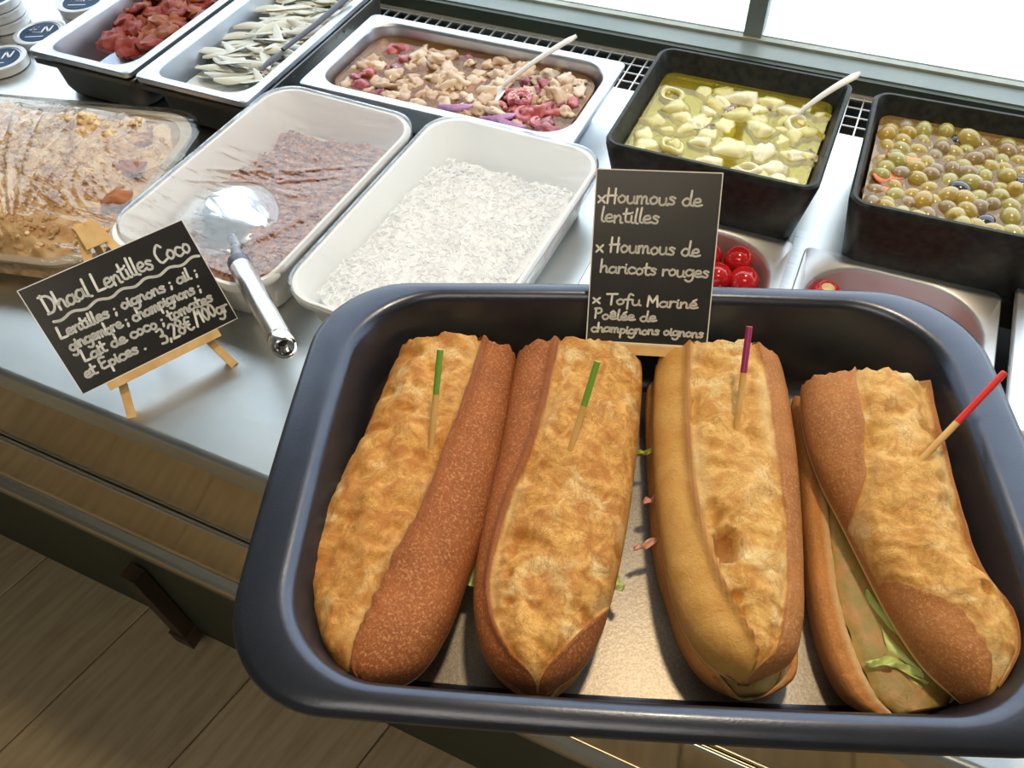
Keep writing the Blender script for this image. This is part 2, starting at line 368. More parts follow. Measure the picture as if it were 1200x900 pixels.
def bin_box(name, label, cat, cx, cy, wd, d, z, m, rz=0.0, r=0.022, wall=0.005, taper=0.022, rimw=0.0, group=None, part='bin_body', r_low=None):
    t = thing(name, label, cat, (cx, cy, 0.0), rz, group); n = 10
    rl = r if r_low is None else r_low
    bb = MB(); a = taper
    bb.loft([rrect(wd - a, d - a, rl, 0.0, n), rrect(wd - a + 0.004, d - a + 0.004, rl, 0.003, n), rrect(wd - rimw * 2 - 0.001, d - rimw * 2 - 0.001, r, z - 0.010, n), rrect(wd, d, r, z - 0.007, n), rrect(wd, d, r, z - 0.002, n),
             rrect(wd - 0.003, d - 0.003, r, z, n), rrect(wd - wall * 2 - rimw * 2 + 0.003, d - wall * 2 - rimw * 2 + 0.003, r - wall / 2, z, n), rrect(wd - wall * 2 - rimw * 2, d - wall * 2 - rimw * 2, r - wall / 2, z - 0.003, n),
             rrect(wd - wall * 2 - a, d - wall * 2 - a, rl, 0.010, n), rrect(wd - wall * 2 - a - 0.012, d - wall * 2 - a - 0.012, rl, 0.004, n)])
    bb.build(part, m, t); return t

def in_pan_surface(name, label, cat, cx, cy, rz, wd, d, r, z, amp, freq, m, thick, dome=0.0, seed=0.0, res=60, slope=(0, 0), drop=0.0, kind='stuff', base_z=None, fine=0.0):
    """a heap filling a rounded rectangle: displaced top, closed underside"""
    bb = MB(); n = 10; base = rrect(1, 1, 0.5 * 0.3, 0, n)
    rings = res // 2; loops = []
    ref = rrect(wd, d, r, 0, n)
    # resample outline
    seg = []; m_ = len(ref)
    for i in range(m_):
        p, q = ref[i], ref[(i + 1) % m_]; L_ = (q - p).length; k = max(1, int(L_ / (wd / res)))
        for j in range(k): seg.append(p.lerp(q, j / k))
    for k in range(rings + 1):
        s = 1 - k / rings * 0.985
        l = []
        for p in seg:
            q = p * s; v = Vector((q.x * freq + seed, q.y * freq, seed))
            e = 1 - s * s
            z_ = z + dome * min(1, e * 1.6) + amp * fbm(v, 5) + fine * fbm(v * 5, 3) + slope[0] * q.x + slope[1] * q.y - drop * (s ** 8)
            l.append(Vector((q.x, q.y, z_)))
        loops.append(l)
    bz = z - thick if base_z is None else base_z
    bot = [Vector((p.x * 0.97, p.y * 0.97, bz)) for p in seg]
    bb.loft([bot] + loops)
    o = bb.build(name, m, None, True, math.radians(75)); o.location = (cx, cy, 0); o.rotation_euler = (0, 0, rz)
    return tag(o, label, cat, None, kind)

def surf_z(x, y, zc, amp, freq, seed): return zc + amp * fbm(Vector((x * freq + seed, y * freq, seed)), 5)

def ico(sub=2):
    import bmesh
    bm = bmesh.new(); bmesh.ops.create_icosphere(bm, subdivisions=sub, radius=1)
    vs = [v.co.copy() for v in bm.verts]; fs = [tuple(v.index for v in f.verts) for f in bm.faces]; bm.free(); return vs, fs
ICO1, ICO2, ICO3 = ico(1), ico(2), ico(3)
def lump(name, sx, sy, sz, amp, freq, seed, src=ICO3, crease=0.0, bend=0.0):
    vs = []
    for v in src[0]:
        k = 1 + amp * fbm(v * freq + Vector((seed, seed, 0)), 4)
        if crease: k -= crease * abs(noise.noise(v * freq * 1.7 + Vector((0, seed, 3))))
        p = Vector((v.x * sx * k, v.y * sy * k, v.z * sz * k))
        p.z += bend * p.x * p.x - 0; vs.append(p)
    me = bpy.data.meshes.new(name); me.from_pydata(vs, [], src[1]); me.polygons.foreach_set('use_smooth', [True] * len(me.polygons)); me.update(); return me
def place(name, me, m, loc, rot, scale, label, cat, group):
    o = bpy.data.objects.new(name, me); col.objects.link(o); o.location = loc; o.rotation_euler = rot
    o.scale = scale if isinstance(scale, (tuple, list)) else (scale,) * 3
    if m and not me.materials: me.materials.append(m)
    return tag(o, label, cat, group)
def scatter(n, wd, d, mind, tries=4000, rr=None):
    pts = []; t = 0
    while len(pts) < n and t < tries:
        t += 1; x = (random.random() - .5) * wd; y = (random.random() - .5) * d
        k = mind if rr is None else rr
        if all((x - a) ** 2 + (y - c) ** 2 > k * k for a, c in pts): pts.append((x, y))
    return pts
def zone(x, y, wd, d): return ('back ' if y > 0 else 'front ') + ('left' if x < -wd / 6 else 'right' if x > wd / 6 else 'middle')
def loc2w(cx, cy, rz, x, y): return (cx + x * math.cos(rz) - y * math.sin(rz), cy + x * math.sin(rz) + y * math.cos(rz))

# --- octopus pan
OX, OY, OZ = -0.4135, 0.7300, 0.050
gn_pan('steel_pan', 'wide steel pan of octopus salad with a white spoon, left of the black bins', 'pan', OX, OY, 0.336, 0.172, OZ, 0.0495, r=0.034, rim=0.014)
BROTH = mat('brown_broth', (0.16, 0.075, 0.025), 0.3, mix=(0.42, 0.25, 0.12), scale=45, bump=0.3, bscale=60, coat=0.4)
in_pan_surface('octopus_marinade', 'brown oily marinade filling the wide octopus salad pan', 'marinade', OX, OY, 0, 0.290, 0.128, 0.030, 0.030, 0.003, 30, BROTH, 0.024, seed=2.2, base_z=0.004)
BSK = clear_mat('octopus_broth', (0.80, 0.55, 0.32), 0.03, 0.03, 0.35, bump=0.1, bscale=18, murk=(0.30, 0.16, 0.06), murk_fac=0.25)
bb = MB(); bb.loft([rrect(0.292, 0.130, 0.030, 0.0340, 8), rrect(0.293, 0.131, 0.030, 0.0372, 8)], True, True)
o = bb.build('octopus_broth', BSK); o.location = (OX, OY, 0); tag(o, 'thin brown broth around the octopus chunks in the wide steel pan', 'broth', None, 'stuff')
octo_m = [mat('octopus_flesh', (0.60, 0.43, 0.28), 0.35, mix=(0.46, 0.25, 0.15), scale=120, rand=(0.70, 0.56, 0.40), coat=0.3, bump=0.2, bscale=200),
          mat('octopus_skin', (0.34, 0.05, 0.08), 0.3, mix=(0.16, 0.02, 0.08), scale=120, rand=(0.50, 0.10, 0.10), coat=0.5, bump=0.2, bscale=200),
          mat('white_flesh', (0.82, 0.72, 0.62), 0.35, mix=(0.72, 0.55, 0.45), scale=100, coat=0.3),
          mat('purple_onion', (0.20, 0.05, 0.22), 0.3, mix=(0.50, 0.22, 0.45), scale=80, coat=0.4)]
def chunk(seed):
    random.seed(seed * 13 + 5); me_v = []
    n = 5 + seed % 3; bb = MB(); h = 0.5 + 0.3 * random.random(); R_ = [0.75 + 0.4 * random.random() for _ in range(n)]
    def ring(k, z, j=0): return [Vector((math.cos(2 * PI * i / n + j) * R_[i] * k, math.sin(2 * PI * i / n + j) * R_[i] * k, z + 0.08 * math.sin(i * 2.1))) for i in range(n)]
    bb.loft([ring(0.75, -h * .5), ring(0.97, -h * .35), ring(1.0, h * .3), ring(0.85, h * .5)])
    return lump('chunk', 1.1, .8 + .25 * random.random(), .55, .45, 1.3, seed * 5.7, crease=.5)
chunks = [chunk(i) for i in range(6)]
for i, me in enumerate(chunks): pass
random.seed(21)
pts = scatter(110, 0.268, 0.112, 0.0098)
oct_sets = {}
for i, (x, y) in enumerate(pts):
    r_ = random.random()
    k = 1 if (x < -0.075 and r_ < .35) or (x > 0.055 and r_ < .30) or (y > .03 and r_ < .3) else (2 if r_ > .88 and x > 0 else 0)
    key = (i % 6, k)
    if key not in oct_sets:
        me = chunks[i % 6].copy(); me.materials.clear(); me.materials.append(octo_m[k]); oct_sets[key] = me
    s = 0.0085 + 0.007 * random.random()
    wx, wy = loc2w(OX, OY, 0, x, y)
    lab = ['tan octopus chunk in brown marinade in the wide steel pan', 'dark red octopus piece in brown marinade in the wide steel pan', 'white octopus chunk in brown marinade in the wide steel pan'][k]
    zl = zone(x, y, .268, .112); lab = lab.replace(' in the wide steel pan', ', ' + zl + ' of the wide steel pan')
    place('octopus_chunk', oct_sets[key], None, (wx, wy, 0.0315 + 0.005 * random.random() + (.002 if x > .04 else 0)), (random.uniform(-.35, .35), random.uniform(-.35, .35), random.random() * 6.3), s, lab, 'octopus', ['tan octopus chunks', 'dark red octopus pieces', 'white octopus chunks'][k] + ', ' + zl)
# suckered tentacle curl by the spoon, red onion slivers, white wedges
def curl(turns, r0, r1, th, n=26):
    P = [];
    for i in range(n):
        t = i / (n - 1); a = t * turns * 2 * PI; r = r0 + (r1 - r0) * t; P.append((r * math.cos(a), r * math.sin(a), 0.001 * math.sin(a)))
    bb = MB(); bb.tube(P, [th * (0.55 + 0.45 * i / (n - 1)) for i in range(n)], 8); return bb
PINKT = mat('pink_tentacle', (0.52, 0.08, 0.18), 0.25, mix=(0.72, 0.30, 0.36), scale=160, coat=0.6)
t = thing('tentacle_curl', 'pink curled octopus tentacle beside the spoon in the wide steel pan', 'octopus', (-0.333, 0.716, 0.044), 0.4)
curl(1.6, 0.004, 0.0125, 0.0046).build('tentacle', PINKT, t)
bb = MB()
for i in range(20):
    a = i * 0.55; r = 0.0125 - i * 0.0003; bb.add([Vector(v) * 0.0016 + Vector((r * math.cos(a), r * math.sin(a), 0.0042)) for v in ICO1[0]], ICO1[1])
o = bb.build('suckers', octo_m[2], t); o['kind'] = 'stuff'
for i, (x, y, s, rz) in enumerate(((-0.32, 0.700, 0.013, 1.0), (-0.300, 0.690, 0.011, 2.2), (-0.352, 0.696, 0.012, .2))):
    t = thing('tentacle_curl', ['dark pink tentacle at the right of the wide steel pan', 'short red tentacle nearest the right corner of the wide steel pan', 'pink tentacle below the spoon tip in the wide steel pan'][i], 'octopus', (x, y, 0.038), rz)
    curl(0.7, s * .6, s, 0.0045, 16).build('tentacle', PINKT, t)
for i, (x, y, rz, lab) in enumerate(((-0.398, 0.678, .3, 'long purple onion sliver at the near edge of the wide steel pan'), (-0.330, 0.672, -.2, 'dark purple onion piece at the near right of the wide steel pan'), (-0.345, 0.676, .5, 'purple onion piece beside a white wedge in the wide steel pan'))):
    bb = MB(); bb.tube([(-0.018, 0.002, 0), (-0.008, -0.003, 0.002), (0.004, -0.004, 0.003), (0.015, 0.0, 0.001), (0.022, 0.004, 0)], [0.002, 0.004, 0.0045, 0.004, 0.001], 8, 0.6)
    o = bb.build('onion_sliver', octo_m[3]); o.location = (x, y, 0.0405); o.rotation_euler = (0.2, 0, rz); tag(o, lab, 'onion')
for i, (x, y, sx, sy, rz, lab) in enumerate(((-0.460, 0.757, .013, .010, .6, 'large pointed pale octopus wedge at the middle back of the wide pan'), (-0.299, 0.735, .016, .010, -.6, 'large pale octopus wedge right of the spoon in the wide steel pan'), (-0.347, 0.681, .012, .006, .2, 'bright white octopus slab at the near side of the wide steel pan'))):
    me = chunks[i].copy(); me.materials.append(octo_m[2 if i == 2 else 0])
    place('octopus_wedge', me, None, (x, y, 0.043), (.3, .3, rz), (sx, sy, .009), lab, 'octopus', None)

def spoon(name, label, tip, end, wid, m, bowl=True, thick=0.0022):
    tip, end = Vector(tip), Vector(end); t = thing(name, label, 'spoon', tuple(tip))
    dirv = end - tip; bb = MB(); L_ = dirv.length; dn = dirv.normalized(); side = dn.cross(Vector((0, 0, 1))).normalized(); up = side.cross(dn)
    loops = []
    for i in range(13):
        s = i / 12; ww = wid * (0.62 + 0.5 * s) if s < .93 else wid * 1.12 * math.sqrt(max(0.05, 1 - ((s - .93) / .075) ** 2))
        p = dirv * s + up * (0.003 * math.sin(s * PI))
        loops.append([p + side * math.cos(a) * ww / 2 + up * math.sin(a) * thick for a in [2 * PI * k / 12 for k in range(12)]])
    bb.loft(loops); bb.build('spoon_handle', m, t)
    if bowl:
        bb = MB(); loops = []
        flat = Vector((dn.x, dn.y, 0)).normalized(); s2 = flat.cross(Vector((0, 0, 1)))
        for i in range(9):
            s = i / 8; wv = 0.016 * math.sin(PI * (0.12 + 0.86 * s)); c = -flat * 0.044 * s + Vector((0, 0, -0.004 - 0.008 * math.sin(PI * s * .8)))
            loops.append([c + s2 * math.cos(a) * wv + Vector((0, 0, math.sin(a) * 0.0018 - 0.004 * (1 - abs(math.cos(a))))) for a in [2 * PI * k / 12 for k in range(12)]])
        bb.loft(loops); bb.build('spoon_bowl', m, t)
    return t
spoon('white_spoon', 'white plastic spoon standing in the wide pan of octopus salad', (-0.360, 0.728, 0.047), (-0.296, 0.786, 0.087), 0.0085, SPOONPL)

# --- black bin 1 (yellow oil) and black bin 2 (olives)
B1 = (-0.1045, 0.7245, 0.0); B2 = (0.129, 0.721, math.radians(1.6))
BZ = 0.075
bin_box('black_bin', 'square black bin of pale seafood in yellow oil with a white spoon', 'bin', B1[0], B1[1], 0.206, 0.194, BZ, BLACKPL, B1[2], r=0.016, wall=0.006, taper=0.026)
bin_box('black_bin', 'black bin of mixed olives in cloudy brine at the right edge', 'bin', B2[0], B2[1], 0.212, 0.190, BZ, BLACKPL, B2[2], r=0.016, wall=0.006, taper=0.026)
OILBED = mat('herby_oil_bed', (0.22, 0.19, 0.015), 0.4, mix=(0.60, 0.55, 0.16), scale=55, detail=6, bump=0.4, bscale=60, coat=0.2)
in_pan_surface('seafood_filling', 'mass of small seafood scraps under the yellow oil in the square bin', 'seafood', B1[0], B1[1], 0, 0.176, 0.164, 0.010, 0.046, 0.003, 40, OILBED, 0.03, seed=5.1, base_z=0.010)
OIL = clear_mat('yellow_oil', (0.86, 0.79, 0.27), 0.03, 0.03, 0.35, bump=0.12, bscale=18, murk=(0.50, 0.45, 0.06), murk_fac=0.18)
bb = MB(); bb.loft([rrect(0.180, 0.168, 0.012, 0.0500, 6), rrect(0.181, 0.169, 0.012, 0.0535, 6)], True, True)
o = bb.build('yellow_oil', OIL); o.location = (B1[0], B1[1], 0); tag(o, 'clear yellow oil covering the seafood in the square black bin', 'oil', None, 'stuff')
SQ = mat('pale_squid', (0.66, 0.60, 0.20), 0.32, mix=(0.46, 0.42, 0.08), scale=70, rand=(0.76, 0.74, 0.42), coat=0.4, bump=0.15, bscale=120)
SQW = mat('white_squid', (0.82, 0.80, 0.62), 0.3, mix=(0.70, 0.66, 0.36), scale=60, coat=0.4)
TENT = mat('grey_purple_tentacles', (0.24, 0.15, 0.17), 0.4, mix=(0.56, 0.48, 0.38), scale=160, bump=0.3, bscale=300)
sq_me = []
for i in range(5):
    vs = []
    for v in ICO3[0]:
        k = 1 + 0.26 * fbm(v * 1.5 + Vector((i * 3.1, 0, 0)), 4) - .16 * abs(noise.noise(v * 2.6 + Vector((i, 4, 0)))); sx = 1.0 + 0.28 * v.x
        vs.append(Vector((v.x * k * 1.25, v.y * k * sx * 0.85, v.z * k * sx * 0.62)))
    me = bpy.data.meshes.new('squid_body'); me.from_pydata(vs, [], ICO3[1]); me.polygons.foreach_set('use_smooth', [True] * len(me.polygons)); sq_me.append(me)
sqv = {}
def squid(x, y, z, s, rz, white, frill, label, group, tilt=0.0):
    key = (int(abs(x) * 1e4) % 5, white)
    if key not in sqv: me = sq_me[key[0]].copy(); me.materials.append(SQW if white else SQ); sqv[key] = me
    if frill:
        t = thing('small_squid', label, 'seafood', (x, y, z), rz, group)
        o = mesh_copy(sqv[key], 'squid_body', None, t); o.scale = (s, s, s); o.rotation_euler = (0, tilt, 0)
        bb = MB()
        for k in range(9):
            a = (k - 4) * 0.28; a2 = a + random.uniform(-.5, .5)
            bb.tube([(-s * 1.0 * math.cos(a * .5), s * 0.5 * math.sin(a), 0), (-s * 1.5, s * 0.8 * math.sin(a), 0.0015), (-s * (1.8 + .3 * random.random()), s * 1.1 * math.sin(a2), 0.0005)], [0.0022, 0.0021, 0.0012], 5)
        bb.build('tentacles', TENT, t)
    else:
        place('small_squid', sqv[key], None, (x, y, z), (random.uniform(-.2, .2), tilt, rz), s, label, 'seafood', group)
random.seed(4)
big = [(0.000, 0.060, .017, 0.2, 1, 'big flat white squid ring at the back of the square bin'), (-0.028, 0.024, .0105, -1.0, 1, 'bright white pear-shaped squid left of centre in the square bin'),
       (-0.062, 0.018, .014, 0.6, 0, 'yellow squid near the left wall of the square bin'), (0.003, 0.026, .0155, 0.3, 0, 'large yellow squid at the centre of the square bin'),
       (0.030, 0.012, .015, -0.7, 0, 'large yellow squid right of centre in the square bin'), (-0.020, -0.030, .011, 0.2, 1, 'white squid near the front left of the square bin'),
       (0.012, -0.034, .016, 0.2, 0, 'broad yellow squid at the front centre of the square bin'), (0.043, -0.026, .0135, 1.3, 1, 'white upright squid at the front right of the square bin'),
       (0.056, -0.050, .014, 0.3, 1, 'pale squid by the front right corner of the square bin'), (-0.002, -0.060, .013, -0.1, 1, 'long pale squid against the front wall of the square bin'),
       (0.064, 0.012, .0115, 1.9, 0, 'yellow squid by the right wall below the spoon in the square bin'), (0.030, 0.062, .014, -0.3, 0, 'yellow squid right of the big flat one in the square bin')]
for x, y, s, rz, wv, lab in big:
    squid(B1[0] + x, B1[1] + y, 0.0505, s, rz, wv, False, lab, None)
for x, y, s, rz, lab in ((0.052, 0.052, .013, -0.4, 'frilly speckled squid at the back right of the square bin'), (-0.020, 0.046, .010, 2.6, 'squid with grey tentacles at the back left of the square bin'),
                         (-0.035, -0.004, .010, 3.0, 'squid with brown tentacles at the middle left of the square bin'), (0.072, -0.020, .010, 3.6, 'squid with dark purple tentacles by the right wall of the square bin'),
                         (0.066, -0.066, .011, 2.4, 'squid with pale purple tentacles in the front right corner of the square bin'), (0.018, 0.044, .008, 1.0, 'squid with grey frill behind the centre of the square bin')):
    squid(B1[0] + x, B1[1] + y, 0.0515, s, rz, 1, True, lab, None)
for i, (x, y, r_, lab) in enumerate(((-0.072, 0.040, .011, 'squid ring at the back left corner of the square bin'), (0.062, 0.034, .012, 'squid ring under the spoon in the square bin'), (-0.045, -0.048, .012, 'squid ring at the front left of the square bin'), (0.034, -0.058, .011, 'squid ring at the front wall of the square bin'))):
    bb = MB(); bb.loft([[Vector(((r_ + .0035 * math.cos(a)) * math.cos(b2), (r_ + .0035 * math.cos(a)) * math.sin(b2) * .8, .0038 * math.sin(a) + .001 * math.sin(3 * b2))) for a in [2 * PI * k / 10 for k in range(10)]] for b2 in [2 * PI * k / 26 for k in range(26)]], closed=True)
    o = bb.build('squid_ring', SQW if i % 2 else SQ); o.location = (B1[0] + x, B1[1] + y, .0525); o.rotation_euler = (.25, .1, i * 1.1); tag(o, lab, 'seafood')
for x, y in scatter(46, 0.165, 0.150, 0.0145):
    if all((x - q[0]) ** 2 + (y - q[1]) ** 2 > .014 ** 2 for q in big):
        squid(B1[0] + x, B1[1] + y, 0.0480, 0.0100 + .0045 * random.random(), random.random() * 6.3, 0, False, 'yellow squid sunk under the oil, ' + zone(x, y, .165, .15) + ' of the square black bin', 'sunken yellow squid, ' + zone(x, y, .165, .15))
spoon('white_spoon', 'white plastic spoon leaning in the square bin of yellow oil', (-0.046, 0.770, 0.056), (0.001, 0.806, 0.0925), 0.0088, SPOONPL)

BRINEBED = mat('olive_brine_bed', (0.20, 0.13, 0.03), 0.4, mix=(0.46, 0.27, 0.07), scale=50, bump=0.3, bscale=60)
in_pan_surface('olive_filling', 'olives and pepper scraps deep under the brine in the right-hand bin', 'olives', B2[0], B2[1], B2[2], 0.182, 0.160, 0.010, 0.047, 0.003, 45, BRINEBED, 0.03, seed=9.7, base_z=0.010)
BRINE = clear_mat('olive_brine', (0.95, 0.84, 0.62), 0.03, 0.03, 0.35, bump=0.12, bscale=18, murk=(0.34, 0.21, 0.07), murk_fac=0.38)
bb = MB(); bb.loft([rrect(0.186, 0.164, 0.012, 0.0535, 6), rrect(0.187, 0.165, 0.012, 0.0572, 6)], True, True)
o = bb.build('olive_brine', BRINE); o.location = (B2[0], B2[1], 0); o.rotation_euler = (0, 0, B2[2]); tag(o, 'cloudy amber brine covering the olives in the right-hand black bin', 'brine', None, 'stuff')
olv = [('green', mat('green_olive', (0.27, 0.25, 0.05), 0.25, mix=(0.44, 0.41, 0.14), scale=50, rand=(0.42, 0.28, 0.05), coat=0.5)),
       ('brown', mat('brown_olive', (0.22, 0.14, 0.05), 0.25, mix=(0.36, 0.25, 0.10), scale=60, rand=(0.28, 0.22, 0.14), coat=0.5)),
       ('black', mat('black_olive', (0.03, 0.03, 0.05), 0.2, coat=0.6))]
PIT = mat('olive_hole', (0.16, 0.12, 0.03), 0.5)
ol_me = {}
for k, m_ in olv:
    vs = []
    for v in ICO3[0]:
        q = Vector((v.x * 1.25, v.y, v.z)); 
        if v.x > 0.93: q.x -= (v.x - 0.93) * 6
        vs.append(q)
    me = bpy.data.meshes.new('olive'); me.from_pydata(vs, [], ICO3[1]); me.polygons.foreach_set('use_smooth', [True] * len(me.polygons)); me.materials.append(m_); ol_me[k] = me
random.seed(11)
for i, (x, y) in enumerate(scatter(125, 0.170, 0.148, 0.0122)):
    r_ = random.random(); k = 'green' if r_ < .66 else ('brown' if r_ < .93 else 'black')
    wx, wy = loc2w(*B2[:2], B2[2], x, y); up = random.random() < .38
    s = 0.0074 + .0026 * random.random(); zl = zone(x, y, .17, .15)
    if k == 'black': lab, g = 'small black olive among green ones in the right-hand bin', 'black olives in the bin'
    elif up: lab, g = f'{k} olive breaking the surface of the brine, {zl} of the right-hand bin', f'{k} olives at the surface, {zl}'
    else: lab, g = f'{k} olive sunk in the brine, {zl} of the right-hand bin', f'{k} olives under the brine, {zl}'
    place('olive', ol_me[k], None, (wx, wy, 0.0555 if up else 0.0515), (random.uniform(-.5, .5), random.uniform(-.6, .6), random.random() * 6.3), s, lab, 'olive', g)
me = ol_me['green']; wx, wy = loc2w(*B2[:2], B2[2], -0.010, 0.064)
place('olive', me, None, (wx, wy, 0.057), (0, -.3, 2.9), 0.0105, 'largest pale green olive at the back of the right-hand bin', 'olive', None)
REDP = mat('red_pepper_piece', (0.55, 0.09, 0.03), 0.3, mix=(0.70, 0.22, 0.05), scale=60, coat=0.4)
ORP = mat('orange_pepper_piece', (0.75, 0.32, 0.03), 0.3, mix=(0.55, 0.20, 0.03), scale=60, coat=0.4)
for i, (x, y, s, rz, m_, lab) in enumerate(((-0.074, -0.022, .017, .5, REDP, 'red pepper piece by the left wall of the olive bin'), (-0.062, 0.008, .019, .2, ORP, 'orange pepper strip at the back left of the olive bin'),
        (0.055, -0.012, .015, .1, REDP, 'red pepper piece in the middle right of the olive bin'), (0.010, -0.066, .015, .1, ORP, 'yellow-orange pepper strip at the front wall of the olive bin'),
        (0.058, -0.064, .014, .6, REDP, 'red pepper piece at the front right of the olive bin'), (-0.072, -0.044, .012, 0., REDP, 'brown-red pepper piece in the front left corner of the olive bin'))):
    me = lump('pepper_piece', 1, .55, .22, .25, 1.6, i * 2.3, bend=.25); wx, wy = loc2w(*B2[:2], B2[2], x, y)
    place('pepper_piece', me, m_, (wx, wy, 0.0545), (.2, .1, rz), s, lab, 'pepper', None)

# --- sun-dried tomato pan and anchovy pan (each nested in a spare pan)
TX, AX, PY, PZ = -0.8455, -0.6795, 0.7375, 0.060
for X_, lab, cat in ((TX, 'spare steel pan under the pan of sun-dried tomatoes', 'pan'), (AX, 'spare steel pan under the pan of white anchovies', 'pan')):
    t, _ = gn_pan('steel_pan', lab, cat, X_ + 0.0005, PY, 0.157, 0.325, PZ - 0.0095, 0.0505, r=0.026, rim=0.0085, m=mat('dull_pan_steel', (0.16, 0.16, 0.15), 0.4, 1.0), taper=0.004, floor_z=0.0)
gn_pan('steel_pan', 'steel pan of sun-dried tomatoes beside the blue-topped tins', 'pan', TX, PY, 0.157, 0.325, PZ, 0.052, r=0.026, rim=0.013, floor_z=0.006, taper=0.008)
gn_pan('steel_pan', 'steel pan of white anchovy fillets between tomatoes and octopus', 'pan', AX, PY, 0.157, 0.325, PZ, 0.052, r=0.026, rim=0.013, floor_z=0.006, taper=0.008)
TOM = [mat('dried_tomato', (0.34, 0.022, 0.012), 0.35, mix=(0.52, 0.07, 0.03), scale=70, rand=(0.42, 0.04, 0.015), coat=0.15, bump=0.8, bscale=150),
       mat('dried_tomato_orange', (0.62, 0.20, 0.05), 0.3, mix=(0.45, 0.07, 0.02), scale=60, coat=0.15, bump=0.8, bscale=150)]
in_pan_surface('tomato_marinade', 'dark red oil and scraps beneath the sun-dried tomatoes', 'marinade', TX, PY + .03, 0, 0.118, 0.205, 0.022, 0.033, 0.004, 40, mat('tomato_oil', (0.22, 0.02, 0.008), 0.3, mix=(0.36, 0.06, 0.02), scale=60, coat=0.4), 0.024, seed=1.3, drop=0.012, base_z=0.010)
tm = []
for i in range(8):
    vs = []
    for v in ICO3[0]:
        k = 1 + 0.22 * fbm(v * 1.6 + Vector((i * 4.3, 1, 0)), 4); z = v.z * 0.30 * k
        z += 0.40 * noise.noise(Vector((v.x * 2.1 + i, v.y * 2.1, 0))) + 0.26 * abs(noise.noise(Vector((v.x * 4.5 + i, v.y * 4.5, 2)))) + .08 * noise.noise(Vector((v.x * 11 + i, v.y * 11, 2)))
        vs.append(Vector((v.x * k * 1.2, v.y * k * .85, z)))
    me = bpy.data.meshes.new('tomato_half'); me.from_pydata(vs, [], ICO3[1]); me.polygons.foreach_set('use_smooth', [True] * len(me.polygons)); me.materials.append(TOM[1 if i in (2, 5) else 0]); tm.append(me)
random.seed(33)
TS = [(-0.028, -0.092, 'front left sun-dried tomato in its steel pan', 0), (0.006, -0.100, 'front centre sun-dried tomato in its steel pan', 1), (0.034, -0.082, 'front right sun-dried tomato in its steel pan', 3), (0.014, -0.066, 'orange sun-dried tomato near the front of the pan', 2), (-0.022, -0.058, 'deep red folded tomato at the left of the pan', 4)]
for x, y, lab, k in TS:
    place('dried_tomato', tm[k], None, (TX + x, PY + .01 + y, 0.041), (random.uniform(-.3, .3), random.uniform(-.3, .3), random.random() * 6), 0.019, lab, 'tomato', None)
for x, y in scatter(44, 0.108, 0.19, 0.015):
    i = random.randrange(8); orange = i in (2, 5)
    place('dried_tomato', tm[i], None, (TX + x, PY + 0.042 + y, 0.041 + .008 * random.random()), (random.uniform(-.5, .5), random.uniform(-.5, .5), random.random() * 6), 0.013 + .005 * random.random(),
          ('orange' if orange else 'crumpled red') + ' sun-dried tomato, ' + zone(x, y, .1, .19) + ' of the heap in the tomato pan', 'tomato', ('orange' if orange else 'crumpled red') + ' dried tomatoes, ' + zone(x, y, .1, .19))
ANC = mat('anchovy', (0.66, 0.65, 0.58), 0.25, mix=(0.14, 0.15, 0.15), scale=9, ramp=(0.50, 0.60), stretch=(0.5, 6, 6), coat=0.5, rand=(0.62, 0.62, 0.50))
ANC.node_tree.nodes['Mapping'].inputs['Scale'].default_value = (25, 190, 190)
in_pan_surface('anchovy_marinade', 'milky marinade beneath the white anchovies', 'marinade', AX, PY, 0, 0.118, 0.285, 0.022, 0.026, 0.0015, 30, mat('milky_marinade', (0.42, 0.46, 0.46), 0.3, mix=(0.60, 0.60, 0.52), scale=40, coat=0.5), 0.017, seed=7.7, base_z=0.010)
fm = []
for i in range(6):
    bb = MB(); loops = []
    for k in range(15):
        s = k / 14; x = (s - .5) * 2; ww = 0.22 * (math.sin(PI * min(1, s * .93 + .05)) ** .7) + 0.008
        bend = 0.25 * math.sin(s * 2.2 + i); tw = 0.5 * math.sin(s * 3 + i * 2)
        loops.append([Vector((x, bend + ww * math.cos(a) * math.cos(tw), 0.06 * math.sin(s * 4 + i) + ww * math.cos(a) * math.sin(tw) * .5 + 0.035 * math.sin(a))) for a in [2 * PI * j / 10 for j in range(10)]])
    bb.loft(loops); o = bb.build('anchovy', ANC, None, True, 1.2); fm.append(o.data); bpy.data.objects.remove(o)
random.seed(8)
k = 0
for x, y in scatter(120, 0.104, 0.232, 0.0072):
    k += 1
    lay = random.random(); near = y < -0.06
    place('anchovy_fillet', fm[k % 6], None, (AX + x * .92, PY + 0.020 + y, 0.030 + 0.013 * lay), (random.uniform(-.25, .25), random.uniform(-.15, .15), random.gauss(0.35 if not near else 0.0, .5)), 0.026 + .007 * random.random(),
          'silvery anchovy fillet ' + 'lying ' + zone(x, y, .1, .23) + ' in the anchovy pan', 'anchovy', 'anchovy fillets, ' + zone(x, y, .1, .23))
t = thing('serving_fork', 'dark steel serving utensil lying against the right wall of the anchovy pan', 'utensil', (-0.640, 0.700, 0.05))
bb = MB(); bb.tube([(0, 0, 0), (0.012, 0.05, 0.006), (0.026, 0.115, 0.016)], [0.0035, 0.0042, 0.005], 10, 0.6); bb.build('utensil_handle', DARKMETAL, t)
bb = MB(); bb.tube([(0.001, 0.002, -0.001), (-0.006, -0.018, -0.006), (-0.010, -0.035, -0.010)], [0.003, 0.007, 0.004], 10, 0.25); bb.build('utensil_blade', DARKMETAL, t)

SMALLST = mat('satin_pan_steel', (0.74, 0.77, 0.82), 0.46, 0.9)
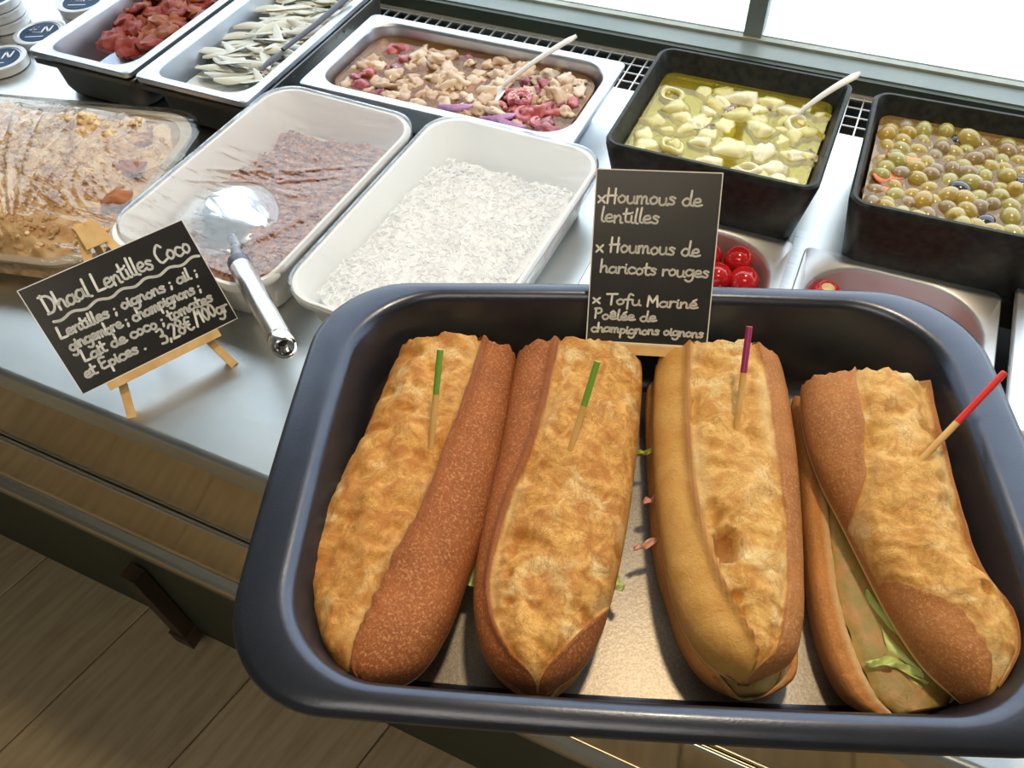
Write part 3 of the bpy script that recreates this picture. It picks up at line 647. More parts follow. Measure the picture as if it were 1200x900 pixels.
# --- small pans: red cherry peppers
gn_pan('small_steel_pan', 'small steel pan of round red peppers behind the hummus board', 'pan', -0.095, 0.5585, 0.176, 0.162, 0.0032, 0.06, r=0.055, rim=0.012, m=SMALLST)
gn_pan('small_steel_pan', 'small steel pan of stuffed cherry peppers behind the roasting tin corner', 'pan', 0.0915, 0.5585, 0.176, 0.162, 0.0032, 0.06, r=0.055, rim=0.012, m=SMALLST)
gn_pan('small_steel_pan', 'small steel pan cut off by the right edge of the photo', 'pan', 0.268, 0.5585, 0.162, 0.172, 0.016, 0.072, r=0.03, rim=0.013, m=SMALLST)
CH = mat('cherry_pepper', (0.50, 0.008, 0.014), 0.12, mix=(0.66, 0.03, 0.03), scale=20, coat=0.8)
CREAM = mat('cheese_filling', (0.80, 0.68, 0.42), 0.5, mix=(0.70, 0.50, 0.25), scale=90, bump=0.4, bscale=200)
PINKOIL = mat('pink_pepper_oil', (0.45, 0.06, 0.05), 0.2, mix=(0.60, 0.20, 0.14), scale=12, coat=0.6)
bb = MB()
def cherry(x, y, z, s, label, group=None, cut=False, rot=(0, 0, 0)):
    t = thing('cherry_pepper', label, 'pepper', (x, y, z), 0, group)
    bb = MB(); prof = [(0.001, -0.95), (0.35, -0.93), (0.75, -0.68), (0.97, -0.2), (1.0, 0.15), (0.86, 0.55), (0.62, 0.80), (0.5, 0.84), (0.44, 0.78), (0.40, 0.60), (0.02, 0.58)] if cut else [(0.001, -0.95), (0.35, -0.93), (0.75, -0.68), (0.97, -0.2), (1.0, 0.15), (0.86, 0.55), (0.55, 0.83), (0.25, 0.90), (0.08, 0.84), (0.001, 0.80)]
    bb.lathe([(r * s, z_ * s) for r, z_ in prof], 24); o = bb.build('pepper_skin', CH, t, True, 1.2); o.rotation_euler = rot
    if cut:
        bb = MB(); bb.lathe([(0.001, 0.45 * s), (0.41 * s, 0.55 * s), (0.44 * s, 0.74 * s), (0.30 * s, 0.80 * s), (0.1 * s, 0.74 * s), (0.001, 0.76 * s)], 20); o = bb.build('filling', CREAM, t); o.rotation_euler = rot
    else:
        bb = MB(); bb.tube([(0, 0, 0.8 * s), (0.1 * s, 0, 1.0 * s)], [0.09 * s, 0.06 * s], 6); o = bb.build('stem', mat('pepper_stem', (0.35, 0.10, 0.04), 0.5), t); o.rotation_euler = rot
in_pan_surface('pepper_oil', 'red oil in the small pan of round peppers', 'oil', -0.095, 0.5585, 0, 0.125, 0.115, 0.05, -0.024, 0.0006, 20, PINKOIL, 0.02, seed=3, base_z=-0.055)
for x, y, z, s, lab in ((-0.041, 0.585, -0.012, .0145, 'round red pepper rightmost beside the hummus board'), (-0.066, 0.581, -0.012, .0145, 'red pepper just right of the hummus board edge'), (-0.053, 0.609, -0.010, .0145, 'red pepper at the back near the hummus board'),
                        (-0.082, 0.606, -0.012, .0140, 'red pepper touching the back row beside the board'), (-0.038, 0.556, -0.014, .0140, 'red pepper at the near right of its small pan'), (-0.096, 0.578, -0.012, .0145, 'red pepper hidden behind the hummus board')):
    cherry(x, y, z, s, lab, rot=(random.uniform(1.4, 2.2), 0, random.random() * 3))
in_pan_surface('stuffed_pepper_oil', 'pinkish oil in the small pan of stuffed peppers', 'oil', 0.0915, 0.5585, 0, 0.125, 0.115, 0.05, -0.026, 0.0006, 20, PINKOIL, 0.012, seed=6, base_z=-0.055)
cherry(0.034, 0.592, -0.010, .0140, 'stuffed cherry pepper with open cheesy top at the tin corner', cut=True)
cherry(0.060, 0.584, -0.013, .0130, 'stuffed cherry pepper right of the open cheesy one', cut=True, rot=(.4, .4, 0))
in_pan_surface('pink_filling', 'pink filling in the small pan at the right edge', 'filling', 0.268, 0.5585, 0, 0.130, 0.138, 0.025, -0.004, 0.004, 50, mat('pink_filling', (0.52, 0.16, 0.12), 0.4, mix=(0.66, 0.36, 0.26), scale=90, bump=.3, bscale=150), 0.03, seed=8.3, base_z=-0.05)

# ------------------------------------------------------------------ big white trays, dish of couscous
def white_tray(label, cx, cy, wd, d, z, rz=0.0, r=0.034):
    t = thing('white_tray', label, 'tray', (cx, cy, 0), rz); n = 10
    bb = MB()
    bb.loft([rrect(wd - .034, d - .034, r, 0, n), rrect(wd - .026, d - .026, r, .004, n), rrect(wd - .010, d - .010, r, z - .010, n), rrect(wd - .001, d - .001, r, z - .008, n), rrect(wd, d, r, z - .004, n), rrect(wd - .003, d - .003, r, z, n),
             rrect(wd - .009, d - .009, r, z, n), rrect(wd - .013, d - .013, r, z - .004, n), rrect(wd - .034, d - .034, r, .008, n), rrect(wd - .046, d - .046, r, .0035, n)])
    bb.build('tray_body', WHITEPL, t); return t
LT = (-0.506, 0.484, 0.188, 0.286, 0.055, math.radians(-2))
RC = (-0.304, 0.494, 0.192, 0.296, 0.055, math.radians(-1.5))
white_tray('white tray of reddish lentils with a steel ladle under cling film', *LT[:5], LT[5])
white_tray('white tray of cooked white rice under cling film', *RC[:5], RC[5])
LENT = mat('lentil_mush', (0.34, 0.11, 0.04), 0.45, mix=(0.50, 0.24, 0.10), scale=110, detail=6, bump=0.6, bscale=220, coat=0.15)
in_pan_surface('lentil_dhal', 'reddish brown lentil dhal filling the white tray left of the rice', 'lentils', LT[0] + .004, LT[1] - .004, LT[5], 0.150, 0.250, 0.026, 0.028, 0.009, 28, LENT, 0.02, seed=4.4, base_z=0.0085, slope=(0.03, -0.05), drop=0.004, res=90, fine=0.0035)
random.seed(5); bb = MB()
for i in range(1500):
    x = (random.random() - .5) * .140; y = (random.random() - .5) * .235
    z = surf_z(x, y, 0.028, .009, 28, 4.4) + 0.0035 * fbm(Vector((x * 28 + 4.4, y * 28, 4.4)) * 5, 3) + .03 * x - .05 * y + 0.0006
    Rm = Matrix.Rotation(random.random() * 6, 3, 'Z') @ Matrix.Rotation(random.uniform(-.6, .6), 3, 'X'); s = .0022 + .0010 * random.random()
    bb.add([Rm @ Vector((v.x * s, v.y * s, v.z * s * .55)) + Vector((x, y, z)) for v in ICO1[0]], ICO1[1])
o = bb.build('loose_lentils', mat('lentil_skin', (0.24, 0.07, 0.04), 0.4, mix=(0.55, 0.28, 0.14), scale=160, ramp=(.45, .55))); o.location = (LT[0] + .004, LT[1] - .004, 0); o.rotation_euler = (0, 0, LT[5])
tag(o, 'single lentils standing out on top of the dhal in the white tray', 'lentils', None, 'stuff')
RICE = mat('rice', (0.90, 0.90, 0.88), 0.5, mix=(0.80, 0.79, 0.76), scale=160, detail=5, bump=0.6, bscale=260, sss=0.0)
in_pan_surface('cooked_rice', 'white rice bed filling the white tray behind the roasting tin', 'rice', RC[0], RC[1] - .006, RC[5], 0.158, 0.250, 0.028, 0.033, 0.006, 26, RICE, 0.02, seed=6.2, base_z=0.0085, slope=(0, -0.06), drop=0.006, res=70, fine=0.002)
random.seed(6); bb = MB()
for i in range(2600):
    x = (random.random() - .5) * .148; y = (random.random() - .5) * .238
    z = surf_z(x, y, 0.033, .006, 26, 6.2) + 0.002 * fbm(Vector((x * 26 + 6.2, y * 26, 6.2)) * 5, 3) - .06 * y + 0.0004
    Rm = Matrix.Rotation(random.random() * 6, 3, 'Z') @ Matrix.Rotation(random.uniform(-.5, .5), 3, 'Y'); L_ = .0036; rr = .0010
    P = [(-L_, 0, 0)] + [(-L_ * .4, rr * math.cos(a), rr * math.sin(a)) for a in (0, 2.1, 4.2)] + [(L_ * .4, rr * math.cos(a), rr * math.sin(a)) for a in (0, 2.1, 4.2)] + [(L_, 0, 0)]
    bb.add([Rm @ Vector(p) + Vector((x, y, z)) for p in P], [(0, 2, 1), (0, 3, 2), (0, 1, 3), (1, 2, 5, 4), (2, 3, 6, 5), (3, 1, 4, 6), (7, 4, 5), (7, 5, 6), (7, 6, 4)])
o = bb.build('rice_grains', RICE); o.location = (RC[0], RC[1] - .006, 0); o.rotation_euler = (0, 0, RC[5]); tag(o, 'loose grains lying on top of the rice in the white tray', 'rice', None, 'stuff')

# couscous dish
DS = (-0.801, 0.405, 0.352, 0.256, 0.036, math.radians(13))
t = thing('serving_dish', 'large grey dish heaped with tan couscous at the left edge', 'dish', (DS[0], DS[1], 0), DS[5]); n = 10
bb = MB(); wd, d, z, r = DS[2], DS[3], DS[4], 0.05
bb.loft([rrect(wd - .05, d - .05, r, 0, n), rrect(wd - .04, d - .04, r, .003, n), rrect(wd - .010, d - .010, r, z - .006, n), rrect(wd, d, r, z - .004, n), rrect(wd, d, r, z - .001, n), rrect(wd - .004, d - .004, r, z, n),
         rrect(wd - .018, d - .018, r, z - .001, n), rrect(wd - .022, d - .022, r, z - .006, n), rrect(wd - .05, d - .05, r, .006, n), rrect(wd - .07, d - .07, r, .0035, n)])
bb.build('dish_body', CLEARDISH, t)
COUS = mat('couscous', (0.60, 0.37, 0.17), 0.6, mix=(0.78, 0.60, 0.34), scale=60, detail=8, bump=0.8, bscale=170, ramp=(.4, .62))
in_pan_surface('couscous_salad', 'heap of tan couscous salad under cling film at the left edge', 'couscous', DS[0] - .004, DS[1] - .004, DS[5], 0.338, 0.242, 0.05, 0.032, 0.018, 17, COUS, 0.03, dome=0.026, seed=3.3, base_z=0.008, res=110, drop=0.006, fine=0.007, slope=(-0.06, 0))
random.seed(15); bb = MB()
for i in range(2400):
    a = random.random() * 2 * PI; rr_ = math.sqrt(random.random()); x = rr_ * .155 * max(-1, min(1, 1.25 * math.cos(a))); y = rr_ * .108 * max(-1, min(1, 1.25 * math.sin(a)))
    s_ = max(abs(x) / .169, abs(y) / .121); e = 1 - s_ * s_; v = Vector((x * 17 + 3.3, y * 17, 3.3))
    z = .032 + .026 * min(1, e * 1.6) + .018 * fbm(v, 5) + .007 * fbm(v * 5, 3) - .06 * x - .006 * s_ ** 8
    s = .0014 + .0032 * random.random() ** 2; q = noise.noise(Vector((i * .37, 0, 0)))
    bb.add([Vector((p.x * s * (1 + q), p.y * s, p.z * s * .8)) + Vector((x, y, z)) for p in ICO1[0]], ICO1[1])
o = bb.build('couscous_crumbs', COUS); o.rotation_euler = (0, 0, DS[5]); o.location = (DS[0] - .004, DS[1] - .004, 0); tag(o, 'loose crumbs scattered over the couscous heap at the left edge', 'couscous', None, 'stuff')
for i, (x, y, rz) in enumerate(((-0.668, 0.455, .5), (-0.645, 0.410, 1.2), (-0.690, 0.500, 2.))):
    me = lump('sausage_scrap', 1, .7, .4, .4, 2.0, i * 3.7, crease=.3)
    place('roasted_scrap', me, mat('roast_scrap', (0.34, 0.09, 0.025), 0.45, mix=(0.56, 0.22, 0.07), scale=80, bump=.5, bscale=150), (x, y, 0.040), (.2, .1, rz), .016,
          ['orange-brown roasted scrap in the middle of the couscous right side', 'orange-brown roasted scrap nearest the easel in the couscous', 'orange-brown roasted scrap at the back right of the couscous'][i], 'vegetable', None)

# ------------------------------------------------------------------ cling film
FILM = clear_mat('cling_film', (0.985, 0.985, 0.99), 0.10, 0.10, 0.8, bump=0.45, bscale=22, stretch=(1, 5, 1), dist=0.003)
FILM2 = clear_mat('cling_film_creased', (0.985, 0.98, 0.98), 0.09, 0.07, 0.85, bump=0.6, bscale=20, stretch=(1.4, 4, 1), dist=0.004)
def film(name, label, cx, cy, rz, wd, d, r, z, sag, skirt, ridges, m, seed, amp=0.0015, dome=None, res=70, folds=()):
    """stretched sheet: drum-tight at the rim, sagging inside, creased along 'folds' (x0,y0,x1,y1,height,width)"""
    ref = rrect(wd, d, r, 0, 10); seg = []
    for i in range(len(ref)):
        p, q = ref[i], ref[(i + 1) % len(ref)]; L_ = (q - p).length; k = max(1, int(L_ / .0035))
        for j in range(k): seg.append(p.lerp(q, j / k))
    loops = []
    for k in range(3, -1, -1):
        f = k / 3; l = []
        for i, p in enumerate(seg):
            u = 1 + 0.010 * math.sin(i * .45 + seed) * f + .006 * noise.noise(Vector((i * .2, k * .6, seed))) * (1 if k else 0)
            l.append(Vector((p.x * u, p.y * u, z + .0012 - skirt * f * (1 + .25 * noise.noise(Vector((i * .09, seed, 0)))))))
        loops.append(l)
    R_ = 40
    for k in range(1, R_ + 1):
        s = 1 - k / R_ * .99; l = []
        for p in seg:
            q = p * s; e = 1 - s ** 2
            zz = z + .0012 - sag * e
            if dome: zz = max(zz, z + .0012 + dome(q.x, q.y) * min(1, e * 2.2))
            zz += amp * e * (abs(noise.noise(Vector((q.x * ridges[0], q.y * ridges[1], seed)))) - .3)
            for (x0, y0, x1, y1, hh, ww) in folds:
                dx, dy = x1 - x0, y1 - y0; L2 = dx * dx + dy * dy; tt = ((q.x - x0) * dx + (q.y - y0) * dy) / L2
                if -.05 < tt < 1.05:
                    ds = abs((q.x - x0) * dy - (q.y - y0) * dx) / math.sqrt(L2); zz += hh * math.exp(-(ds / ww) ** 2) * max(0, min(1, 4 * tt, 4 * (1 - tt)))
            l.append(Vector((q.x, q.y, zz)))
        loops.append(l)
    bb = MB(); bb.loft(loops, False, True)
    o = bb.build(name, m, None, True, 3.0); o.location = (cx, cy, 0); o.rotation_euler = (0, 0, rz)
    return tag(o, label, 'cling film')
film('cling_film', 'cling film stretched and creased over the lentil tray', LT[0], LT[1] + .006, LT[5], LT[2] + .004, LT[3] - .008, .036, LT[4], .010, .022, (22, 190), FILM2, 1.5, .0022,
     folds=((-.09, -.03, .09, .055, .0018, .003), (-.09, -.05, .085, .035, .0014, .002), (-.08, -.07, .09, .01, .0012, .002), (.02, -.13, .085, -.02, .003, .003)))
film('cling_film', 'cling film stretched over the tray of white rice', RC[0], RC[1], RC[5], RC[2] + .003, RC[3] + .003, .036, RC[4], .006, .012, (160, 30), FILM, 4.1, .0012)
def dome_h(x, y): return .010 + .022 * max(0, 1 - (x / .17) ** 2) * max(0, 1 - (y / .125) ** 2) - .05 * x
fo = []
for k in range(11):
    a = math.radians(62 + k * 9); fo.append((0.085, -0.11, 0.085 + math.cos(a) * .26, -0.11 + math.sin(a) * .22, .0055, .0022))
film('cling_film', 'cling film with radiating creases over the couscous dish', DS[0] + .004, DS[1] + .003, DS[5], DS[2] + .010, DS[3] + .006, .052, DS[4], .004, .010, (60, 60), FILM2, 7.9, .003, dome=dome_h, folds=fo)

# ------------------------------------------------------------------ ladle in the lentils
lt = thing('serving_ladle', 'steel ladle with a thick ringed handle resting on the lentil tray', 'ladle', (-0.540, 0.445, 0.03))
def L3(x, y, z): return Vector((x + 0.540, y - 0.445, z - 0.03))
cB = L3(-0.528, 0.432, 0.030); bb = MB(); prof = []
for k in range(13): a = PI / 2 * k / 12; prof.append((max(.0005, .055 * math.sin(a)), -.020 * math.cos(a)))
for k in range(12, -1, -1): a = PI / 2 * k / 12; prof.append((max(.0004, .0535 * math.sin(a)), .0008 - .0188 * math.cos(a)))
Mb = Matrix.Translation(cB + Vector((0, 0, -.001))) @ Matrix.Rotation(math.radians(184), 4, 'X')
bb.lathe(prof, 40, Mb); bb.build('ladle_bowl', CHROME, lt)
A = L3(-0.441, 0.356, 0.0665); E_ = L3(-0.339, 0.2825, 0.0805); dv = (E_ - A).normalized()
neck0 = cB + Vector((.030, -.026, .010))
bb = MB(); bb.tube([neck0, neck0.lerp(A, .5) + Vector((0, 0, -.002)), A], [.004, .005, .0075], 14); bb.build('ladle_neck', mat('dull_neck', (.22, .23, .25), .38, .9), lt)
q = dv.to_track_quat('Z', 'Y').to_matrix().to_4x4(); Mh = Matrix.Translation(A) @ q; LL = (E_ - A).length
bb = MB(); bb.lathe([(.0076, -.008), (.0096, -.006), (.0100, 0), (.0098, .004)], 28, Mh); bb.build('collar', DARKMETAL, lt)
bb = MB(); bb.lathe([(.0001, .003), (.0094, .003), (.0098, .0045), (.0098, LL - .013), (.0094, LL - .0125), (.0001, LL - .0125)], 32, Mh); bb.build('ladle_handle', mat('handle_steel', (.58, .59, .60), .22, 1.0), lt)
bb = MB(); bb.lathe([(.0093, LL - .0125), (.0098, LL - .011), (.0102, LL - .002), (.0096, LL), (.0074, LL), (.0070, LL - .006), (.0068, LL - .0062)], 32, Mh); bb.build('end_cap', CHROME, lt)
bb = MB(); bb.lathe([(.0069, LL - .0064), (.0001, LL - .0060)], 24, Mh); bb.build('cap_recess_shade', VOID, lt)  # near-black disc, its colour stands for the shade inside the hollow end
bb = MB(); P = []
for k in range(15):
    a = PI * k / 14; P.append(Mh @ Vector((.0082 * math.cos(a), .0, LL - .002 + .0135 * math.sin(a))))
bb.tube(P, .0016, 8); bb.build('hanging_ring', CHROME, lt)

# ------------------------------------------------------------------ blue-topped tins
TINB = mat('tin_blue_top', (0.010, 0.040, 0.11), 0.55, mix=(0.02, 0.06, 0.14), scale=20, spec=0.2)
TINW = mat('tin_silver', (0.62, 0.64, 0.66), 0.4, 0.4)
PRINT = mat('white_print', (0.80, 0.83, 0.86), 0.6)
GLY = {
'a': (.52, [[(.42, .42), (.2, .5), (.03, .25), (.15, .02), (.38, .15), (.43, .48)], [(.43, .48), (.42, .1), (.55, .02)]]),
'b': (.45, [[(.08, 1), (.06, .05), (.25, 0), (.38, .2), (.3, .45), (.08, .3)]]),
'c': (.44, [[(.4, .42), (.2, .5), (.03, .25), (.18, 0), (.42, .08)]]),
'd': (.55, [[(.4, .4), (.2, .48), (.03, .22), (.18, 0), (.38, .15), (.46, 1.0)], [(.42, .3), (.43, .08), (.56, .02)]]),
'e': (.44, [[(.03, .22), (.35, .28), (.3, .48), (.1, .42), (.05, .12), (.2, 0), (.45, .08)]]),
'f': (.36, [[(.42, .9), (.27, 1.0), (.18, .7), (.14, -.35)], [(0, .48), (.35, .5)]]),
'g': (.50, [[(.40, .42), (.18, .5), (.03, .25), (.18, .02), (.4, .2), (.44, .48)], [(.44, .48), (.42, -.2), (.22, -.42), (.02, -.3)]]),
'h': (.50, [[(.1, 1), (.06, 0)], [(.07, .25), (.25, .5), (.38, .4), (.38, .05), (.48, .02)]]),
'i': (.20, [[(.08, .48), (.07, .08), (.18, .02)], [(.09, .68), (.11, .71)]]),
'l': (.22, [[(.14, 1), (.07, .15), (.2, .0)]]),
'm': (.66, [[(.05, .48), (.05, 0)], [(.05, .25), (.18, .5), (.28, .38), (.28, 0)], [(.28, .25), (.42, .5), (.52, .38), (.52, .05), (.62, .02)]]),
'n': (.47, [[(.05, .48), (.05, 0)], [(.05, .25), (.22, .5), (.34, .38), (.34, .05), (.44, .02)]]),
'o': (.45, [[(.22, .48), (.04, .28), (.15, 0), (.36, .12), (.37, .38), (.2, .49)]]),
'p': (.46, [[(.08, .48), (.05, -.42)], [(.07, .3), (.25, .5), (.4, .3), (.28, .05), (.08, .08)]]),
'r': (.36, [[(.06, .48), (.06, 0)], [(.06, .25), (.18, .46), (.34, .45)]]),
's': (.38, [[(.34, .42), (.18, .5), (.08, .38), (.3, .18), (.22, 0), (.03, .04)]]),
't': (.34, [[(.15, .9), (.12, .12), (.30, .02)], [(0, .55), (.34, .6)]]),
'u': (.48, [[(.05, .48), (.06, .1), (.2, 0), (.36, .15), (.38, .48)], [(.38, .48), (.38, .08), (.48, .02)]]),
'x': (.42, [[(.02, .46), (.36, .02)], [(.36, .5), (.02, .02)]]),
'C': (.56, [[(.5, .82), (.34, 1.0), (.05, .6), (.15, .05), (.52, .12)]]),
'D': (.60, [[(.12, 1), (.08, 0)], [(0, .95), (.4, .85), (.55, .45), (.35, .05), (.02, 0)]]),
'L': (.50, [[(.14, 1), (.06, .05)], [(.06, .05), (.46, .04)]]),
'H': (.56, [[(.1, 1), (.06, 0)], [(.45, 1), (.42, 0)], [(.0, .5), (.5, .55)]]),
'T': (.50, [[(0, .95), (.55, 1)], [(.28, .97), (.24, 0)]]),
'M': (.64, [[(.05, 0), (.1, .95)], [(.1, .95), (.3, .35)], [(.3, .35), (.52, .98)], [(.52, .98), (.57, 0)]]),
'N': (.56, [[(.05, 0), (.08, 1)], [(.08, 1), (.42, 0)], [(.42, 0), (.46, 1)]]),
'P': (.46, [[(.1, .95), (.06, 0)], [(.02, .9), (.35, .95), (.42, .65), (.25, .48), (.08, .48)]]),
'E': (.48, [[(.42, .9), (.12, .95), (.08, .5), (.35, .52)], [(.08, .5), (.06, .05), (.46, .05)]]),
'3': (.44, [[(.05, .9), (.3, .95), (.3, .62), (.12, .5)], [(.12, .5), (.38, .4), (.3, .04), (.02, .05)]]),
'2': (.44, [[(.05, .8), (.22, .98), (.36, .75), (.05, .03)], [(.05, .03), (.4, .03)]]),
'8': (.44, [[(.2, .5), (.05, .75), (.2, .97), (.35, .75), (.2, .5), (.04, .22), (.2, 0), (.37, .22), (.2, .5)]]),
'1': (.30, [[(.03, .7), (.2, .95)], [(.2, .95), (.17, 0)]]),
'0': (.46, [[(.22, .95), (.04, .5), (.18, .02), (.38, .3), (.36, .8), (.2, .95)]]),
'\u20ac': (.48, [[(.42, .85), (.2, .9), (.08, .5), (.2, .05), (.42, .1)], [(0, .57), (.3, .6)], [(0, .38), (.28, .4)]]),
'\u00a3': (.50, [[(.42, .85), (.25, .98), (.15, .7), (.2, .3), (.02, .03)], [(.02, .03), (.2, .1), (.45, .03)], [(.02, .5), (.34, .52)]]),
'/': (.34, [[(0, -.12), (.3, 1.05)]]), ',': (.2, [[(.1, .05), (.04, -.15)]]), '.': (.2, [[(.08, .02), (.11, .04)]]),
';': (.24, [[(.1, .42), (.12, .44)], [(.1, .1), (.04, -.12)]]), ' ': (.30, [])}
GLY['\u00e9'] = (.44, GLY['e'][1] + [[(.18, .62), (.36, .78)]])
GLY['\u00ea'] = (.44, GLY['e'][1] + [[(.08, .6), (.22, .80)], [(.22, .8), (.36, .6)]])
def smooth(pl):
    if len(pl) < 3: return pl
    out = []; P = [pl[0]] + list(pl) + [pl[-1]]
    for i in range(1, len(P) - 2):
        for k in range(5):
            t = k / 5; a, b, c, d = P[i - 1], P[i], P[i + 1], P[i + 2]
            out.append(tuple(.5 * ((2 * b[j]) + (-a[j] + c[j]) * t + (2 * a[j] - 5 * b[j] + 4 * c[j] - d[j]) * t * t + (-a[j] + 3 * b[j] - 3 * c[j] + d[j]) * t ** 3) for j in (0, 1)))
    out.append(pl[-1]); return out
def ink(bb, pl, wv, fn):
    """flat pen stroke with round ends; fn maps (x,y,lift) to 3D"""
    pl = smooth(pl); n = len(pl)
    for i, p in enumerate(pl):
        if i == 0 or i == n - 1 or n == 2 or i % 2 == 0:
            bb.add([fn(p[0] + wv / 2 * math.cos(a), p[1] + wv / 2 * math.sin(a), 0) for a in [2 * PI * k / 8 for k in range(8)]], [tuple(range(8))])
    for i in range(n - 1):
        (x0, y0), (x1, y1) = pl[i], pl[i + 1]; L_ = math.hypot(x1 - x0, y1 - y0) or 1e-6; nx, ny = -(y1 - y0) / L_ * wv / 2, (x1 - x0) / L_ * wv / 2
        bb.add([fn(x0 - nx, y0 - ny, 0), fn(x1 - nx, y1 - ny, 0), fn(x1 + nx, y1 + ny, 0), fn(x0 + nx, y0 + ny, 0)], [(0, 1, 2, 3)])
def write(text, x0, x1, y, h, wv, fn, wob=0.0):
    """one line of handwriting from x0 to x1, baseline y, letter height h"""
    tot = sum(GLY[c][0] for c in text); k = (x1 - x0) / tot; bb = MB(); x = x0
    for c in text:
        adv, st = GLY[c]; dy = random.uniform(-1, 1) * wob * h
        for pl in st: ink(bb, [(x + px * k, y + dy + py * h) for px, py in pl], wv, fn)
        x += adv * k
    return bb
def tin(x, y, z, n_, label, group=None, R=.034, hh=.013, rot=0.0, txt='\u00a3.N'):
    t = thing('round_tin', label, 'tin', (x, y, z), rot, group)
    bb = MB(); bb.lathe([(R - .004, 0), (R - .001, .0015), (R - .001, hh - .004), (R, hh - .0035), (R, hh - .0005), (R - .001, hh), (R - .006, hh), (R - .007, hh - .0012), (.0005, hh - .0012)], 40); bb.build('tin_body', TINW, t)
    bb = MB(); bb.lathe([(.0005, hh - .0012), (R - .0085, hh - .0012), (R - .0088, hh - .0004), (.0005, hh - .0004)], 40); bb.build('blue_top', TINB, t)
    if txt:
        fn = lambda a, b_, c: Vector((a, b_, hh - .0002)); bb = write(txt, -.015, .017, -.002, .017, .0026, fn); bb.add(write('.l.l.l.l', -.014, .012, -.014, .004, .0011, fn).v, []) if False else None
        bb.build('top_print', PRINT, t, False)
        bb = MB(); ink(bb, [(-.014, -.013), (.010, -.013)], .0018, fn); bb.build('print_line', PRINT, t, False)
    return t
for k in range(3): tin(-1.123, 0.690, 0.0 + k * .0135, k, ['bottom tin', 'middle tin', 'topmost tin'][k] + ' of the blue-topped stack in the far left corner', 'blue-topped tins', rot=.5)
tin(-1.038, 0.676, 0.0, 9, 'blue-topped tin tucked under the corner of the tomato pan', 'blue-topped tins', rot=.45)
tin(-1.036, 0.604, 0.0, 9, 'blue-topped tin nearest the couscous at the left edge', 'blue-topped tins', rot=.5)
for k in range(2): tin(-1.020, 0.747, k * .0135, 9, ['lower', 'upper'][k] + ' blue-topped tin behind the corner of the tomato pan', 'blue-topped tins', rot=.4)

# ------------------------------------------------------------------ boards on easels
def easel_and_board(bx, by, bz, yaw, tilt, bw, bh, blabel, elabel, lines, pen, wave=None, leg_drop=None, apex_up=.030, back_z=None):
    """frame: e along the board, u up the board, n out of its face"""
    e = Vector((math.cos(yaw), math.sin(yaw), 0)); nn = Vector((-math.sin(yaw), math.cos(yaw), 0))
    u = nn * math.cos(tilt) + Vector((0, 0, math.sin(tilt))); face = e.cross(u).normalized()
    if face.z < 0: face = -face
    R_ = Matrix((e, u, face)).transposed().to_4x4()
    T = bpy.data.objects.new('slate_board', None); col.objects.link(T); T.matrix_world = Matrix.Translation((bx, by, bz)) @ R_
    tag(T, blabel, 'sign')
    bb = MB(); bb.box(-bw / 2, bw / 2, 0, bh, -.0024, 0); bb.build('board_panel', SLATE, T, False)
    bb = MB(); ew = .0007
    bb.box(-bw / 2 - ew, bw / 2 + ew, bh, bh + ew, -.0024, .0001); bb.box(-bw / 2 - ew, bw / 2 + ew, -ew, 0, -.0024, .0001)
    bb.box(-bw / 2 - ew, -bw / 2, 0, bh, -.0024, .0001); bb.box(bw / 2, bw / 2 + ew, 0, bh, -.0024, .0001); bb.build('board_edge', SLATEEDGE, T, False)
    fn = lambda a, b_, c: Vector((a, b_, .00025))
    for (txt, u0, u1, v, h) in lines:
        bb = write(txt, -bw / 2 + u0 * bw, -bw / 2 + u1 * bw, bh - v * bh, h * bh, pen, fn, .05); bb.build('handwritten_line', CHALK, T, False)
    if wave:
        P = [(-bw / 2 + bw * (wave[0] + (wave[1] - wave[0]) * k / 28), bh - bh * (wave[2] + .014 * math.sin(k * 1.35))) for k in range(29)]
        bb = MB(); ink(bb, P, pen * 1.15, fn); bb.build('wavy_underline', CHALK, T, False)
    # easel
    E2 = bpy.data.objects.new('wooden_easel', None); col.objects.link(E2); E2.matrix_world = Matrix.Translation((bx, by, bz)) @ R_
    tag(E2, elabel, 'easel')
    drop = leg_drop; ap = bh + apex_up; sp = bw * .30
    for s in (-1, 1):
        bb = MB(); top = Vector((s * .004, ap, -.0065)); botp = Vector((s * (sp + .006), -drop, -.0065)); dvv = (botp - top).normalized()
        sidev = Vector((dvv.y, -dvv.x, 0)); hw, th = .0036, .0030
        bb.loft([[p + sidev * a + Vector((0, 0, b_)) for a, b_ in ((-hw, -th), (hw, -th), (hw, th), (-hw, th))] for p in (botp, top)]); bb.build('front_leg', PINE, E2, False)
    bb = MB(); bb.box(-bw * .36, bw * .36, -.0075, -.0008, -.0094, .0062); bb.build('ledge', PINE, E2, False)
    bb = MB(); bb.box(-.0085, .0085, ap - .022, ap - .004, -.0035 if apex_up > 0 else -.0095, .0015 if apex_up > 0 else -.0035); bb.build('head_block', PINE, E2, False)
    bb = MB(); bb.tube([(-.015, ap - .012, -.012), (.015, ap - .012, -.012)], .0019, 10); bb.build('dowel', PINE, E2)
    # back leg reaches down to the plane the feet stand on
    foot_z = bz - drop * math.sin(tilt) if back_z is None else back_z; hp = Vector((bx, by, bz)) + R_.to_3x3() @ Vector((0, ap - .010, -.014)); gp = hp + Vector((nn.x, nn.y, 0)) * (.035 if back_z is None else -.030); gp.z = foot_z + .0035
    inv = E2.matrix_world.inverted(); bb = MB(); bb.tube([inv @ gp, inv @ hp], .0035, 6); bb.build('back_leg', PINE, E2, False)
    return T
random.seed(77)
